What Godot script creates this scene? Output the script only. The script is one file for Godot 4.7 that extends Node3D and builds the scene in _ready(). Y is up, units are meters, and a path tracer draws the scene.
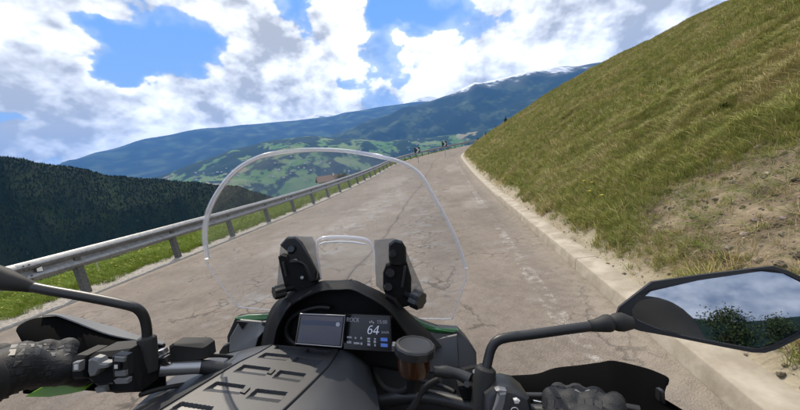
extends Node3D
# A mountain road seen over a touring motorcycle's handlebars.
const F := 330.0                      # focal length of the lens, in pixels of an 800 x 410 picture
const EYE := Vector3(0, 1.5, 0)
const ROLL := 7.5
const KERB := 1.32                    # lateral offsets from the rider's line, metres
const EDGE := -6.10
const RAIL := -6.58
const S1 := 35.0                      # the road turns right round the hill here
const S2 := 14.0
const R := 40.0
var B := Basis.IDENTITY
var names := {}
var rng := RandomNumberGenerator.new()
var na := FastNoiseLite.new()
var nb := FastNoiseLite.new()
var M := {}
var slope_mesh = null

# ---------------------------------------------------------------- helpers
class Soup:
	var p := PackedVector3Array()
	var c := PackedColorArray()
	var col := Color.WHITE
	func tri(a: Vector3, b: Vector3, d: Vector3):
		p.append(a); p.append(b); p.append(d)
		c.append(col); c.append(col); c.append(col)
	func quad(a: Vector3, b: Vector3, d: Vector3, e: Vector3):
		tri(a, b, d); tri(a, d, e)
	func mesh(angle := 42.0, origin := Vector3.ZERO) -> ArrayMesh:
		var fn := PackedVector3Array()
		var at := {}
		for i in range(0, p.size(), 3):
			var n := (p[i + 2] - p[i]).cross(p[i + 1] - p[i])
			fn.append(n)
			for k in 3:
				var key := Vector3i((p[i + k] * 20000.0).round())
				if not at.has(key): at[key] = PackedInt32Array()
				at[key].append(i / 3)
		var nn := PackedVector3Array(); nn.resize(p.size())
		var cs := cos(deg_to_rad(angle))
		for i in p.size():
			var me := fn[i / 3].normalized()
			var sum := Vector3.ZERO
			for f in at[Vector3i((p[i] * 20000.0).round())]:
				if fn[f].normalized().dot(me) > cs: sum += fn[f]
			nn[i] = sum.normalized() if sum.length() > 0 else (me if me.length() > 0 else Vector3.UP)
		var q := PackedVector3Array(); q.resize(p.size())
		for i in p.size(): q[i] = p[i] - origin
		var a := []; a.resize(Mesh.ARRAY_MAX)
		a[Mesh.ARRAY_VERTEX] = q; a[Mesh.ARRAY_NORMAL] = nn; a[Mesh.ARRAY_COLOR] = c
		var m := ArrayMesh.new(); m.add_surface_from_arrays(Mesh.PRIMITIVE_TRIANGLES, a)
		return m

func V(x: float, y: float, d: float) -> Vector3:      # the point seen at (x, y) at a distance of d metres along the lens axis
	return EYE + B * Vector3((x - 400.0) / F * d, (205.0 - y) / F * d, -d)

func ray(x: float, y: float) -> Vector3:
	return (B * Vector3((x - 400.0) / F, (205.0 - y) / F, -1)).normalized()

func mat(r: float, g: float, b: float, rough := 0.6, metal := 0.0) -> StandardMaterial3D:   # base colour in linear values
	var m := StandardMaterial3D.new()
	m.albedo_color = Color(r, g, b).linear_to_srgb(); m.roughness = rough; m.metallic = metal
	return m

func vmat(rough := 0.9) -> StandardMaterial3D:
	var m := StandardMaterial3D.new(); m.vertex_color_use_as_albedo = true; m.roughness = rough
	return m

func numbered(n: String) -> String:
	if not names.has(n):
		names[n] = 0; return n
	names[n] += 1
	return "%s_%03d" % [n, names[n]]

func tag(o: Node, label := "", category := "", group := "", kind := ""):
	if label: o.set_meta("label", label)
	if category: o.set_meta("category", category)
	if group: o.set_meta("group", group)
	if kind: o.set_meta("kind", kind)

func thing(called: String, at: Vector3, label: String, category: String, group := "") -> Node3D:
	var o := Node3D.new(); o.name = numbered(called); add_child(o); o.position = at
	tag(o, label, category, group)
	return o

func obj(called: String, me: Mesh, m: Material, parent: Node = null) -> MeshInstance3D:
	var o := MeshInstance3D.new(); o.mesh = me; o.material_override = m
	o.name = numbered(called) if parent == null else called
	(self if parent == null else parent).add_child(o, true)
	return o

func put(called: String, s: Soup, m: Material, parent: Node, angle := 42.0) -> MeshInstance3D:   # s is in world coordinates
	var org := Vector3.ZERO
	var n: Node = parent
	while n != self and n != null:
		org += n.position; n = n.get_parent()
	return obj(called, s.mesh(angle, org), m, parent)

func multi(called: String, me: Mesh, m: Material, xf: Array, cols: Array) -> MultiMeshInstance3D:
	var mm := MultiMesh.new(); mm.transform_format = MultiMesh.TRANSFORM_3D; mm.use_colors = cols.size() > 0
	mm.mesh = me; mm.instance_count = xf.size()
	for i in xf.size():
		mm.set_instance_transform(i, xf[i])
		if cols.size() > 0: mm.set_instance_color(i, cols[i])
	var o := MultiMeshInstance3D.new(); o.multimesh = mm; o.material_override = m; o.name = numbered(called); add_child(o)
	return o

func grid_mesh(rows: Array, cols: Array = [], uvs: Array = []) -> ArrayMesh:     # rows of points, smooth
	var nr := rows.size(); var nc: int = rows[0].size()
	var p := PackedVector3Array(); var n := PackedVector3Array(); var c := PackedColorArray(); var u := PackedVector2Array(); var ix := PackedInt32Array()
	for i in nr:
		p.append_array(rows[i])
		if cols: c.append_array(cols[i])
		if uvs: u.append_array(uvs[i])
	for i in nr:
		for j in nc:
			var dx: Vector3 = rows[i][mini(j + 1, nc - 1)] - rows[i][maxi(j - 1, 0)]
			var dy: Vector3 = rows[mini(i + 1, nr - 1)][j] - rows[maxi(i - 1, 0)][j]
			var q := dx.cross(dy).normalized()
			n.append(q if q.y >= 0 else -q)
	for i in nr - 1:
		for j in nc - 1:
			var a := i * nc + j
			var nq := (p[a + 1] - p[a]).cross(p[a + nc] - p[a])
			if nq.y < 0: ix.append_array(PackedInt32Array([a, a + 1, a + nc, a + 1, a + nc + 1, a + nc]))
			else: ix.append_array(PackedInt32Array([a, a + nc, a + 1, a + 1, a + nc, a + nc + 1]))
	var arr := []; arr.resize(Mesh.ARRAY_MAX)
	arr[Mesh.ARRAY_VERTEX] = p; arr[Mesh.ARRAY_NORMAL] = n; arr[Mesh.ARRAY_INDEX] = ix
	if cols: arr[Mesh.ARRAY_COLOR] = c
	if uvs: arr[Mesh.ARRAY_TEX_UV] = u
	var m := ArrayMesh.new(); m.add_surface_from_arrays(Mesh.PRIMITIVE_TRIANGLES, arr)
	return m

func loft(s: Soup, rings: Array, cap := true):
	var k: int = rings[0].size()
	for i in rings.size() - 1:
		for j in k:
			s.quad(rings[i][j], rings[i + 1][j], rings[i + 1][(j + 1) % k], rings[i][(j + 1) % k])
	if cap:
		cap_poly(s, rings[0], false); cap_poly(s, rings[rings.size() - 1], true)

func cap_poly(s: Soup, poly, flip: bool):
	var n := Vector3.ZERO; var k: int = poly.size()
	for j in k: n += poly[j].cross(poly[(j + 1) % k])
	n = n.normalized()
	if n.length() < 0.5: return
	var ax := (poly[1] - poly[0] as Vector3).normalized()
	if ax.length() < 0.5 or absf(ax.dot(n)) > 0.9: ax = n.cross(Vector3(0.3, 0.8, 0.5)).normalized()
	ax = (ax - n * ax.dot(n)).normalized()
	var ay := n.cross(ax)
	var p2 := PackedVector2Array()
	for q in poly: p2.append(Vector2(q.dot(ax), q.dot(ay)))
	var t := Geometry2D.triangulate_polygon(p2)
	for i in range(0, t.size(), 3):
		if flip: s.tri(poly[t[i]], poly[t[i + 2]], poly[t[i + 1]])
		else: s.tri(poly[t[i]], poly[t[i + 1]], poly[t[i + 2]])

func circle(c: Vector3, ax: Vector3, ay: Vector3, k: int) -> PackedVector3Array:
	var r := PackedVector3Array()
	for i in k:
		var a := TAU * i / k
		r.append(c + ax * cos(a) + ay * sin(a))
	return r

func smooth_path(pts: Array, sub: int) -> PackedVector3Array:
	var o := PackedVector3Array(); var n := pts.size()
	for i in n - 1:
		var a: Vector3 = pts[maxi(i - 1, 0)]; var b: Vector3 = pts[i]; var c: Vector3 = pts[i + 1]; var d: Vector3 = pts[mini(i + 2, n - 1)]
		for k in sub: o.append(b.cubic_interpolate(c, a, d, float(k) / sub))
	o.append(pts[n - 1])
	return o

func tube(s: Soup, pts, rad, sides := 12, cap := true):      # rad: a number, or one radius per point
	var rings := []; var up := Vector3.ZERO; var n: int = pts.size()
	for i in n:
		var t: Vector3 = (pts[mini(i + 1, n - 1)] - pts[maxi(i - 1, 0)]).normalized()
		if up == Vector3.ZERO: up = t.cross(Vector3(0.31, 0.9, 0.17)).normalized()
		up = (up - t * up.dot(t)).normalized()
		var r: float = rad if (rad is float or rad is int) else rad[i]
		rings.append(circle(pts[i], up * r, t.cross(up) * r, sides))
	loft(s, rings, cap)

func inset(poly, b: float, shift: Vector3) -> PackedVector3Array:
	var c := Vector3.ZERO; var o := PackedVector3Array()
	for q in poly: c += q / poly.size()
	for q in poly:
		var d: Vector3 = c - q
		o.append(q + d.normalized() * minf(b, d.length() * 0.8) + shift)
	return o

func plate(s: Soup, poly, depth: Vector3, bevel := 0.002):   # a polygon with a thickness and chamfered edges
	var n := depth.normalized()
	loft(s, [inset(poly, bevel, Vector3.ZERO), inset(poly, 0.0, n * bevel), inset(poly, 0.0, depth - n * bevel), inset(poly, bevel, depth)])

func rbox(s: Soup, c: Vector3, bs: Basis, size: Vector3, bevel := 0.003):
	var h := size / 2; var b := minf(bevel, minf(h.x, h.y) * 0.9); var poly := PackedVector3Array()
	for q in [[-h.x + b, -h.y], [h.x - b, -h.y], [h.x, -h.y + b], [h.x, h.y - b], [h.x - b, h.y], [-h.x + b, h.y], [-h.x, h.y - b], [-h.x, -h.y + b]]:
		poly.append(c + bs * Vector3(q[0], q[1], -h.z))
	plate(s, poly, bs * Vector3(0, 0, size.z), minf(bevel, h.z * 0.9))

func sheet(s: Soup, rows: Array, th: float):                 # a curved panel with a thickness
	var nr := rows.size(); var nc: int = rows[0].size(); var back := []
	for i in nr:
		var r := PackedVector3Array()
		for j in nc:
			var dx: Vector3 = rows[i][mini(j + 1, nc - 1)] - rows[i][maxi(j - 1, 0)]
			var dy: Vector3 = rows[mini(i + 1, nr - 1)][j] - rows[maxi(i - 1, 0)][j]
			r.append(rows[i][j] + dx.cross(dy).normalized() * th)
		back.append(r)
	for i in nr - 1:
		for j in nc - 1:
			s.quad(rows[i][j], rows[i][j + 1], rows[i + 1][j + 1], rows[i + 1][j])
			s.quad(back[i][j], back[i + 1][j], back[i + 1][j + 1], back[i][j + 1])
	for j in nc - 1:
		s.quad(rows[0][j], back[0][j], back[0][j + 1], rows[0][j + 1])
		s.quad(rows[nr - 1][j], rows[nr - 1][j + 1], back[nr - 1][j + 1], back[nr - 1][j])
	for i in nr - 1:
		s.quad(rows[i][0], rows[i + 1][0], back[i + 1][0], back[i][0])
		s.quad(rows[i][nc - 1], back[i][nc - 1], back[i + 1][nc - 1], rows[i + 1][nc - 1])

# ---------------------------------------------------------------- the road's course
func climb(s: float) -> float:
	if s < 0: return 0.0
	if s < 36: return 0.00105 * s * s
	return 0.00105 * 36 * 36 + (s - 36) * 0.0756

func road_at(s: float, o: float) -> Vector3:
	if s > S1:
		var th := (s - S1) / R
		if th > PI / 2: return Vector3(R + (s - S1 - R * PI / 2), climb(s), -S1 - R + o)
		return Vector3(R - (R - o) * cos(th), climb(s), -S1 - (R - o) * sin(th))
	if s < -S2:
		var th := (-s - S2) / R
		if th > PI / 2: return Vector3(R + (-s - S2 - R * PI / 2), 0, S2 + R - o)
		return Vector3(R - (R - o) * cos(th), 0, S2 + (R - o) * sin(th))
	return Vector3(o, climb(s), -s)

func frame_at(s: float) -> Basis:      # x to the road's right, y up, z backwards
	var x := (road_at(s, 1.0) - road_at(s, 0.0)).normalized()
	return Basis(x, Vector3.UP, x.cross(Vector3.UP))

func kerb_up(s: float) -> float: return 0.13 if s < 10.0 else 0.085      # the kerb stands higher on the near stretch

func hill_height(o: float) -> float:   # above the kerb's top, right of the kerb
	var t := clampf(o - (KERB + 0.26), 0.0, 40.0)
	return -0.008 + 0.56 * t - 0.0067 * t * t + 0.22 * (1.0 - exp(-t * 1.2))

func hill_at(s: float, o: float) -> Vector3:
	var q := road_at(s, minf(o, R - 0.1) if (s > S1 or s < -S2) else o)
	var t := minf(o, R - 0.1)
	var w := clampf((t - 1.9) * 0.5, 0, 1)
	q.y += kerb_up(s) + hill_height(t) + w * (0.16 * na.get_noise_2d(q.x * 14, q.z * 14) + 0.08 * na.get_noise_2d(q.x * 50, q.z * 50) + 0.42 * na.get_noise_2d(q.x * 2.2, q.z * 2.2) * clampf((t - 2) * 0.15, 0, 1))
	return q

func verge_at(s: float, o: float) -> Vector3:    # left of the road the ground falls away
	var q := road_at(s, o); var t := -o + EDGE
	var y := -0.03
	var prof := [[0.0, -0.02], [0.7, -0.03], [1.6, -0.05], [3.6, -0.24], [5.5, -0.75], [14.0, -4.4], [54.0, -26.0], [200.0, -105.0], [600.0, -310.0], [1500.0, -640.0], [2600.0, -690.0]]
	for i in prof.size() - 1:
		if t >= prof[i][0] and t <= prof[i + 1][0]:
			y = lerpf(prof[i][1], prof[i + 1][1], (t - prof[i][0]) / (prof[i + 1][0] - prof[i][0]))
	q.y = q.y * clampf(1.0 - t / 150.0, 0, 1) + y + clampf(t - 1.0, 0, 1) * 0.12 * na.get_noise_2d(q.x * 9, q.z * 9) + clampf(t * 0.02 - 0.1, 0, 1) * 6.0 * na.get_noise_2d(q.x * 0.6, q.z * 0.6)
	return q

func ribbon(offs: Array, sa: float, sb: float, step: float, dy: Callable, uvs := Vector2.ZERO) -> ArrayMesh:
	var rows := []; var uv := []; var n := int(ceil((sb - sa) / step))
	for i in n + 1:
		var s := sa + (sb - sa) * i / n
		var r := PackedVector3Array(); var u := PackedVector2Array()
		for o in offs:
			var q := road_at(s, o); q.y += dy.call(s, o); r.append(q); u.append(Vector2((o - EDGE) * uvs.x, -s * uvs.y))
		rows.append(r); uv.append(u)
	return grid_mesh(rows, [], uv)

# ---------------------------------------------------------------- the sky
func make_sky(w: int) -> ImageTexture:
	var h := w / 2
	var big := FastNoiseLite.new(); big.seed = 11; big.noise_type = FastNoiseLite.TYPE_SIMPLEX_SMOOTH; big.frequency = 1.0; big.fractal_type = FastNoiseLite.FRACTAL_FBM; big.fractal_octaves = 7; big.fractal_gain = 0.52
	var puff := FastNoiseLite.new(); puff.seed = 5; puff.noise_type = FastNoiseLite.TYPE_CELLULAR; puff.frequency = 1.0; puff.cellular_return_type = FastNoiseLite.RETURN_DISTANCE; puff.fractal_type = FastNoiseLite.FRACTAL_FBM; puff.fractal_octaves = 5; puff.fractal_gain = 0.58
	# clouds and gaps: where (as a direction), how wide (degrees), how much
	var spots := []
	for a in [[150, 47, 6.5, 3.0, -0.95], [185, 40, 5, 3, -0.8], [110, 52, 5, 2.2, -0.7], [45, 72, 4.0, 1.4, -0.6], [300, 8, 3.2, 3, -0.9], [375, 28, 3.0, 6, -0.75], [400, 10, 4.5, 2.5, -0.8], [345, 88, 2.4, 1.2, -0.45], [20, 122, 4, 1.2, -0.6],
			[60, 12, 13, 4.5, 0.75], [20, 62, 7, 4, 0.6], [270, 55, 7, 7, 0.6], [230, 85, 12, 4, 0.5], [120, 100, 14, 4, 0.4], [560, 8, 10, 4.5, 1.0], [640, 30, 8, 5, 0.6], [500, 60, 14, 6, 0.45], [620, 45, 12, 8, 0.5], [440, 50, 4, 2, 0.3], [60, 140, 12, 3, 0.1], [110, 118, 6, 1.0, -0.35], [30, 100, 7, 0.9, -0.3], [380, 100, 10, 3, 0.3]]:
		spots.append([ray(a[0], a[1]), a[2], a[3], a[4]])
	var flat := []
	for a in spots: flat.append([atan2(a[0].x, -a[0].z), asin(a[0].y), deg_to_rad(a[1]), deg_to_rad(a[2]), a[3]])
	var px := PackedFloat32Array(); px.resize(w * h * 3)
	var sun := Vector3(-0.40, 0.74, -0.54).normalized()
	var lx := 0.022; var ly := 0.045
	for j in h:
		var el := PI / 2 - (j + 0.5) / h * PI
		if el < -0.02:
			for i in w:
				var q := (j * w + i) * 3
				px[q] = 0.30; px[q + 1] = 0.34; px[q + 2] = 0.38
			continue
		var sy := sin(el); var ce := cos(el)
		var hz := pow(1.0 - clampf(sy, 0, 1), 4.2)
		for i in w:
			var az := (i + 0.5) / w * TAU
			if az > PI: az -= TAU
			var x := sin(az) * ce; var z := -cos(az) * ce
			var ctl := 0.0
			if absf(az) < 1.75 and el < 1.1:
				var wx := 0.11 * puff.get_noise_3d(x * 2.6, sy * 4.0, z * 2.6 + 9.0) + 0.055; var wy := 0.10 * big.get_noise_3d(x * 4.0 + 5.0, sy * 6.0, z * 4.0)
				for f in flat:
					var u: float = (az + wx - f[0]) * ce / f[2]; var v: float = (el + wy - f[1]) / f[3]
					var e := u * u + v * v
					if e < 5.0: ctl += f[4] * exp(-e)
			var k := 1.0 / (0.75 + sy); var yy := sy      # clouds look smaller towards the horizon
			var xk := x * k; var zk := z * k
			var d := big.get_noise_3d(xk * 2.0, yy * 1.8, zk * 2.0)
			var base := d + ctl * 0.62 + 0.10 + 0.28 * exp(-pow((sy - 0.06) / 0.10, 2))
			var m := 0.0; var cr := 0.0; var cg := 0.0; var cb := 0.0
			if base > -0.30:
				var c1 := puff.get_noise_3d(xk * 7.5, yy * 5.0, zk * 7.5)      # about -1 in the middle of a billow, to 0 at its rim
				var c3 := puff.get_noise_3d(xk * 21.0 + 3.0, yy * 14.0, zk * 21.0)
				var den := base - 0.55 * (c1 + 0.35) - 0.26 * (c3 + 0.4)
				m = maxf(smoothstep(0.0, 0.15, den), 0.30 * smoothstep(-0.32, 0.05, base))
				if m > 0.0:
					var x2 := xk + sun.x * lx; var z2 := zk + sun.z * lx; var y2 := yy + ly
					var d2 := big.get_noise_3d(x2 * 2.0, y2 * 1.8, z2 * 2.0)
					var c2 := puff.get_noise_3d(x2 * 7.5, y2 * 5.0, z2 * 7.5)
					var c4 := puff.get_noise_3d(xk * 21.0 + 3.0 + sun.x * 0.2, yy * 14.0 + 0.30, zk * 21.0 + sun.z * 0.2)
					var rim := (d - d2) * 1.1 - 0.50 * (c1 - c2) - 0.22 * (c3 - c4)
					var thick := smoothstep(0.18, 0.85, den)
					var lit := clampf(0.98 + rim * 2.3 - thick * 0.30, 0.42, 1.2) * (1.0 + 0.30 * hz)
					cr = lit * lerpf(0.99, 1.0, minf(lit, 1)); cg = lit; cb = lit * lerpf(1.0, 0.99, minf(lit, 1))
			var br := lerpf(0.11, 0.56, hz); var bg := lerpf(0.30, 0.72, hz); var bb := lerpf(0.72, 0.92, hz)
			var q := (j * w + i) * 3
			px[q] = lerpf(br, cr, m); px[q + 1] = lerpf(bg, cg, m); px[q + 2] = lerpf(bb, cb, m)
	return ImageTexture.create_from_image(Image.create_from_data(w, h, false, Image.FORMAT_RGBF, px.to_byte_array()))

# ---------------------------------------------------------------- textures
func noise_img(w: int, h: int, freq: float, sd: int, oct := 4, cell := false) -> PackedByteArray:
	var n := FastNoiseLite.new(); n.seed = sd; n.frequency = freq; n.fractal_octaves = oct; n.noise_type = FastNoiseLite.TYPE_SIMPLEX
	if cell:
		n.noise_type = FastNoiseLite.TYPE_CELLULAR; n.cellular_return_type = FastNoiseLite.RETURN_DISTANCE2_SUB; n.fractal_type = FastNoiseLite.FRACTAL_NONE
		n.domain_warp_enabled = true; n.domain_warp_amplitude = 0.35 / freq; n.domain_warp_frequency = freq * 1.6
		return n.get_image(w, h, false, false, false).get_data()
	return n.get_seamless_image(w, h, false, false, 0.12).get_data()

func make_asphalt() -> StandardMaterial3D:
	# u runs across the road (7.6 m), v along it (10.1 m): about 5 mm to a pixel
	var w := 1540; var h := 2048
	var broad := noise_img(w, h, 0.004, 3, 4)
	var mid := noise_img(w, h, 0.03, 4, 3)
	var fine := noise_img(w, h, 0.4, 6, 2)
	var cells := noise_img(w, h, 0.025, 8, 1, true)
	var cells2 := noise_img(w, h, 0.0050, 9, 1, true)
	var blot := noise_img(w, h, 0.0075, 13, 4)
	var col := PackedByteArray(); col.resize(w * h * 3)
	var hgt := PackedByteArray(); hgt.resize(w * h)
	rng.seed = 77
	for j in h:
		var along := float(j) / h * 10.107
		var seam := -1.55 + 0.05 * sin(along * TAU / 10.107) + 0.02 * sin(along * TAU / 10.107 * 7)
		var fade := smoothstep(0.0, 60.0, float(mini(j, h - 1 - j)))
		for i in w:
			var q := j * w + i
			var o := EDGE + float(i) / w * 7.6
			var a := broad[q] / 255.0; var b := mid[q] / 255.0; var f := fine[q] / 255.0
			var wheel := exp(-pow((o + 0.75) / 0.55, 2)) + exp(-pow((o - 0.75) / 0.35, 2)) * 0.4 + exp(-pow((o + 2.6) / 0.6, 2)) * 0.9 + exp(-pow((o + 4.6) / 0.7, 2)) * 0.4
			var v := 0.205 + (a - 0.5) * 0.07 + (b - 0.5) * 0.05 + (f - 0.5) * 0.09 + rng.randf_range(-0.05, 0.05)
			var grey := clampf((blot[q] / 255.0 - 0.58) * 6.0, 0, 1) * clampf(wheel, 0, 1)
			v += grey * 0.075
			var dark := 0.0
			var zone := clampf(wheel * 1.1 + (a - 0.62) * 2.6, 0, 1)
			if zone > 0.1:
				var cw := 1.0 - smoothstep(2.0, 13.0, float(cells[q]) / (0.3 + zone * 0.7))
				dark = maxf(dark, cw * 0.82 * fade * zone)
			var cz := 1.0 - smoothstep(0.5, 2.6, float(cells2[q]))
			dark = maxf(dark, cz * 0.75 * fade * smoothstep(0.50, 0.62, a))
			var sd := absf(o - seam)
			if sd < 0.012: dark = maxf(dark, 0.75)
			if sd < 0.06: v -= 0.02
			v *= 1.0 - dark * 0.70
			var r := v * 1.19; var g := v * 0.99; var bl := v * 0.81
			if grey > 0: r = lerpf(r, v * 1.05, grey); bl = lerpf(bl, v * 0.93, grey)
			# what is left of the white edge line, and grit beside the kerb
			var ln := absf(o - 0.80)
			if ln < 0.075 and a * 0.40 + b * 0.45 + f * 0.60 > 0.91:
				r = 0.52; g = 0.50; bl = 0.46
			var grit := smoothstep(KERB - 0.42, KERB, o) + smoothstep(EDGE + 0.35, EDGE, o)
			grit *= 0.35 + b * 0.9
			r = lerpf(r, 0.33 + f * 0.1, clampf(grit, 0, 1) * 0.7); g = lerpf(g, 0.285 + f * 0.09, clampf(grit, 0, 1) * 0.7); bl = lerpf(bl, 0.22 + f * 0.07, clampf(grit, 0, 1) * 0.7)
			col[q * 3] = int(pow(clampf(r, 0, 1), 1 / 2.2) * 255); col[q * 3 + 1] = int(pow(clampf(g, 0, 1), 1 / 2.2) * 255); col[q * 3 + 2] = int(pow(clampf(bl, 0, 1), 1 / 2.2) * 255)
			hgt[q] = int(clampf(0.62 + (f - 0.5) * 0.5 + rng.randf_range(-0.12, 0.12) - dark * 0.6, 0, 1) * 255)
	var m := StandardMaterial3D.new(); m.roughness = 0.88; m.metallic_specular = 0.35; m.vertex_color_use_as_albedo = true
	m.albedo_texture = ImageTexture.create_from_image(Image.create_from_data(w, h, false, Image.FORMAT_RGB8, col))
	var hi := Image.create_from_data(w, h, false, Image.FORMAT_L8, hgt); hi.convert(Image.FORMAT_RGB8); hi.bump_map_to_normal_map(3.0)
	m.normal_enabled = true; m.normal_texture = ImageTexture.create_from_image(hi); m.normal_scale = 0.7
	return m

func grain(freq: float, lo: Color, hi: Color, sd: int, scale: float, rough := 0.9, bump := 0.6) -> StandardMaterial3D:   # mottled stuff mapped in metres
	var m := StandardMaterial3D.new(); m.roughness = rough; m.uv1_triplanar = true; m.uv1_world_triplanar = true; m.uv1_scale = Vector3.ONE * scale
	var n := FastNoiseLite.new(); n.seed = sd; n.frequency = freq; n.fractal_octaves = 6; n.fractal_gain = 0.62
	var t := NoiseTexture2D.new(); t.width = 512; t.height = 512; t.seamless = true; t.noise = n
	var g := Gradient.new(); g.set_color(0, lo.linear_to_srgb()); g.set_color(1, hi.linear_to_srgb()); g.set_offset(0, 0.2); g.set_offset(1, 0.8); t.color_ramp = g
	m.albedo_texture = t
	if bump > 0:
		var t2 := NoiseTexture2D.new(); t2.width = 512; t2.height = 512; t2.seamless = true; t2.noise = n; t2.as_normal_map = true; t2.bump_strength = 6
		m.normal_enabled = true; m.normal_texture = t2; m.normal_scale = bump
	return m

# ---------------------------------------------------------------- mountains and valley
func bearing(x: float, y: float) -> Vector2:      # (compass angle from the road's direction, tangent of the height angle)
	var q := ray(x, y)
	return Vector2(atan2(q.x, -q.z), q.y / Vector2(q.x, q.z).length())

func ridge(called: String, label: String, crest: Array, dist: float, run: float, foot: float, rough: float, paint: Callable, nu: int, nv: int, extra := []) -> Callable:
	var pts := []
	for c in crest: pts.append(bearing(c[0], c[1]))
	for e in extra: pts.append(Vector2(deg_to_rad(e[0]), tan(deg_to_rad(e[1]))))
	pts.sort_custom(func(a, b): return a.x < b.x)
	var top := func(az: float) -> float:
		for i in pts.size() - 1:
			if az <= pts[i + 1].x: return lerpf(pts[i].y, pts[i + 1].y, smoothstep(0, 1, clampf((az - pts[i].x) / (pts[i + 1].x - pts[i].x), 0, 1)) * 0.5 + 0.5 * clampf((az - pts[i].x) / (pts[i + 1].x - pts[i].x), 0, 1))
		return pts[pts.size() - 1].y
	var at := func(az: float, t: float) -> Vector3:       # t: 0 at the foot, 1 on the crest, up to 1.3 behind it
		var r := dist - run * (1.0 - t)
		var crest_y: float = 1.5 + top.call(az) * dist
		var f := 1.0 - pow(1.0 - clampf(t, 0, 1), 1.35) if t <= 1 else 1.0 - (t - 1.0) * 1.4
		var x := sin(az) * r; var z := -cos(az) * r
		var k := 1000.0 / run
		var n := na.get_noise_2d(x * 0.006 * k * 3, z * 0.006 * k * 3)
		var gul := absf(nb.get_noise_2d(x * 0.02 * k * 2 + 50, z * 0.02 * k * 2))
		var y := lerpf(foot, crest_y, f) + rough * ((n * 0.8 + 0.25 - gul * 1.3) * clampf(minf(t, 1.05 - t) * 4.0, 0.03, 1.0))
		return Vector3(x, y, z)
	var rows := []; var cols := []
	for j in nv + 1:
		var t := float(j) / nv * 1.3
		var r := PackedVector3Array(); var c := PackedColorArray()
		for i in nu + 1:
			var az: float = lerpf(pts[0].x, pts[pts.size() - 1].x, float(i) / nu)
			var q: Vector3 = at.call(az, t)
			r.append(q); c.append(paint.call(q, t, az))
		rows.append(r); cols.append(c)
	var o := obj(called, grid_mesh(rows, cols), M.land)
	tag(o, label, "", "", "structure")
	return at

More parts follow.
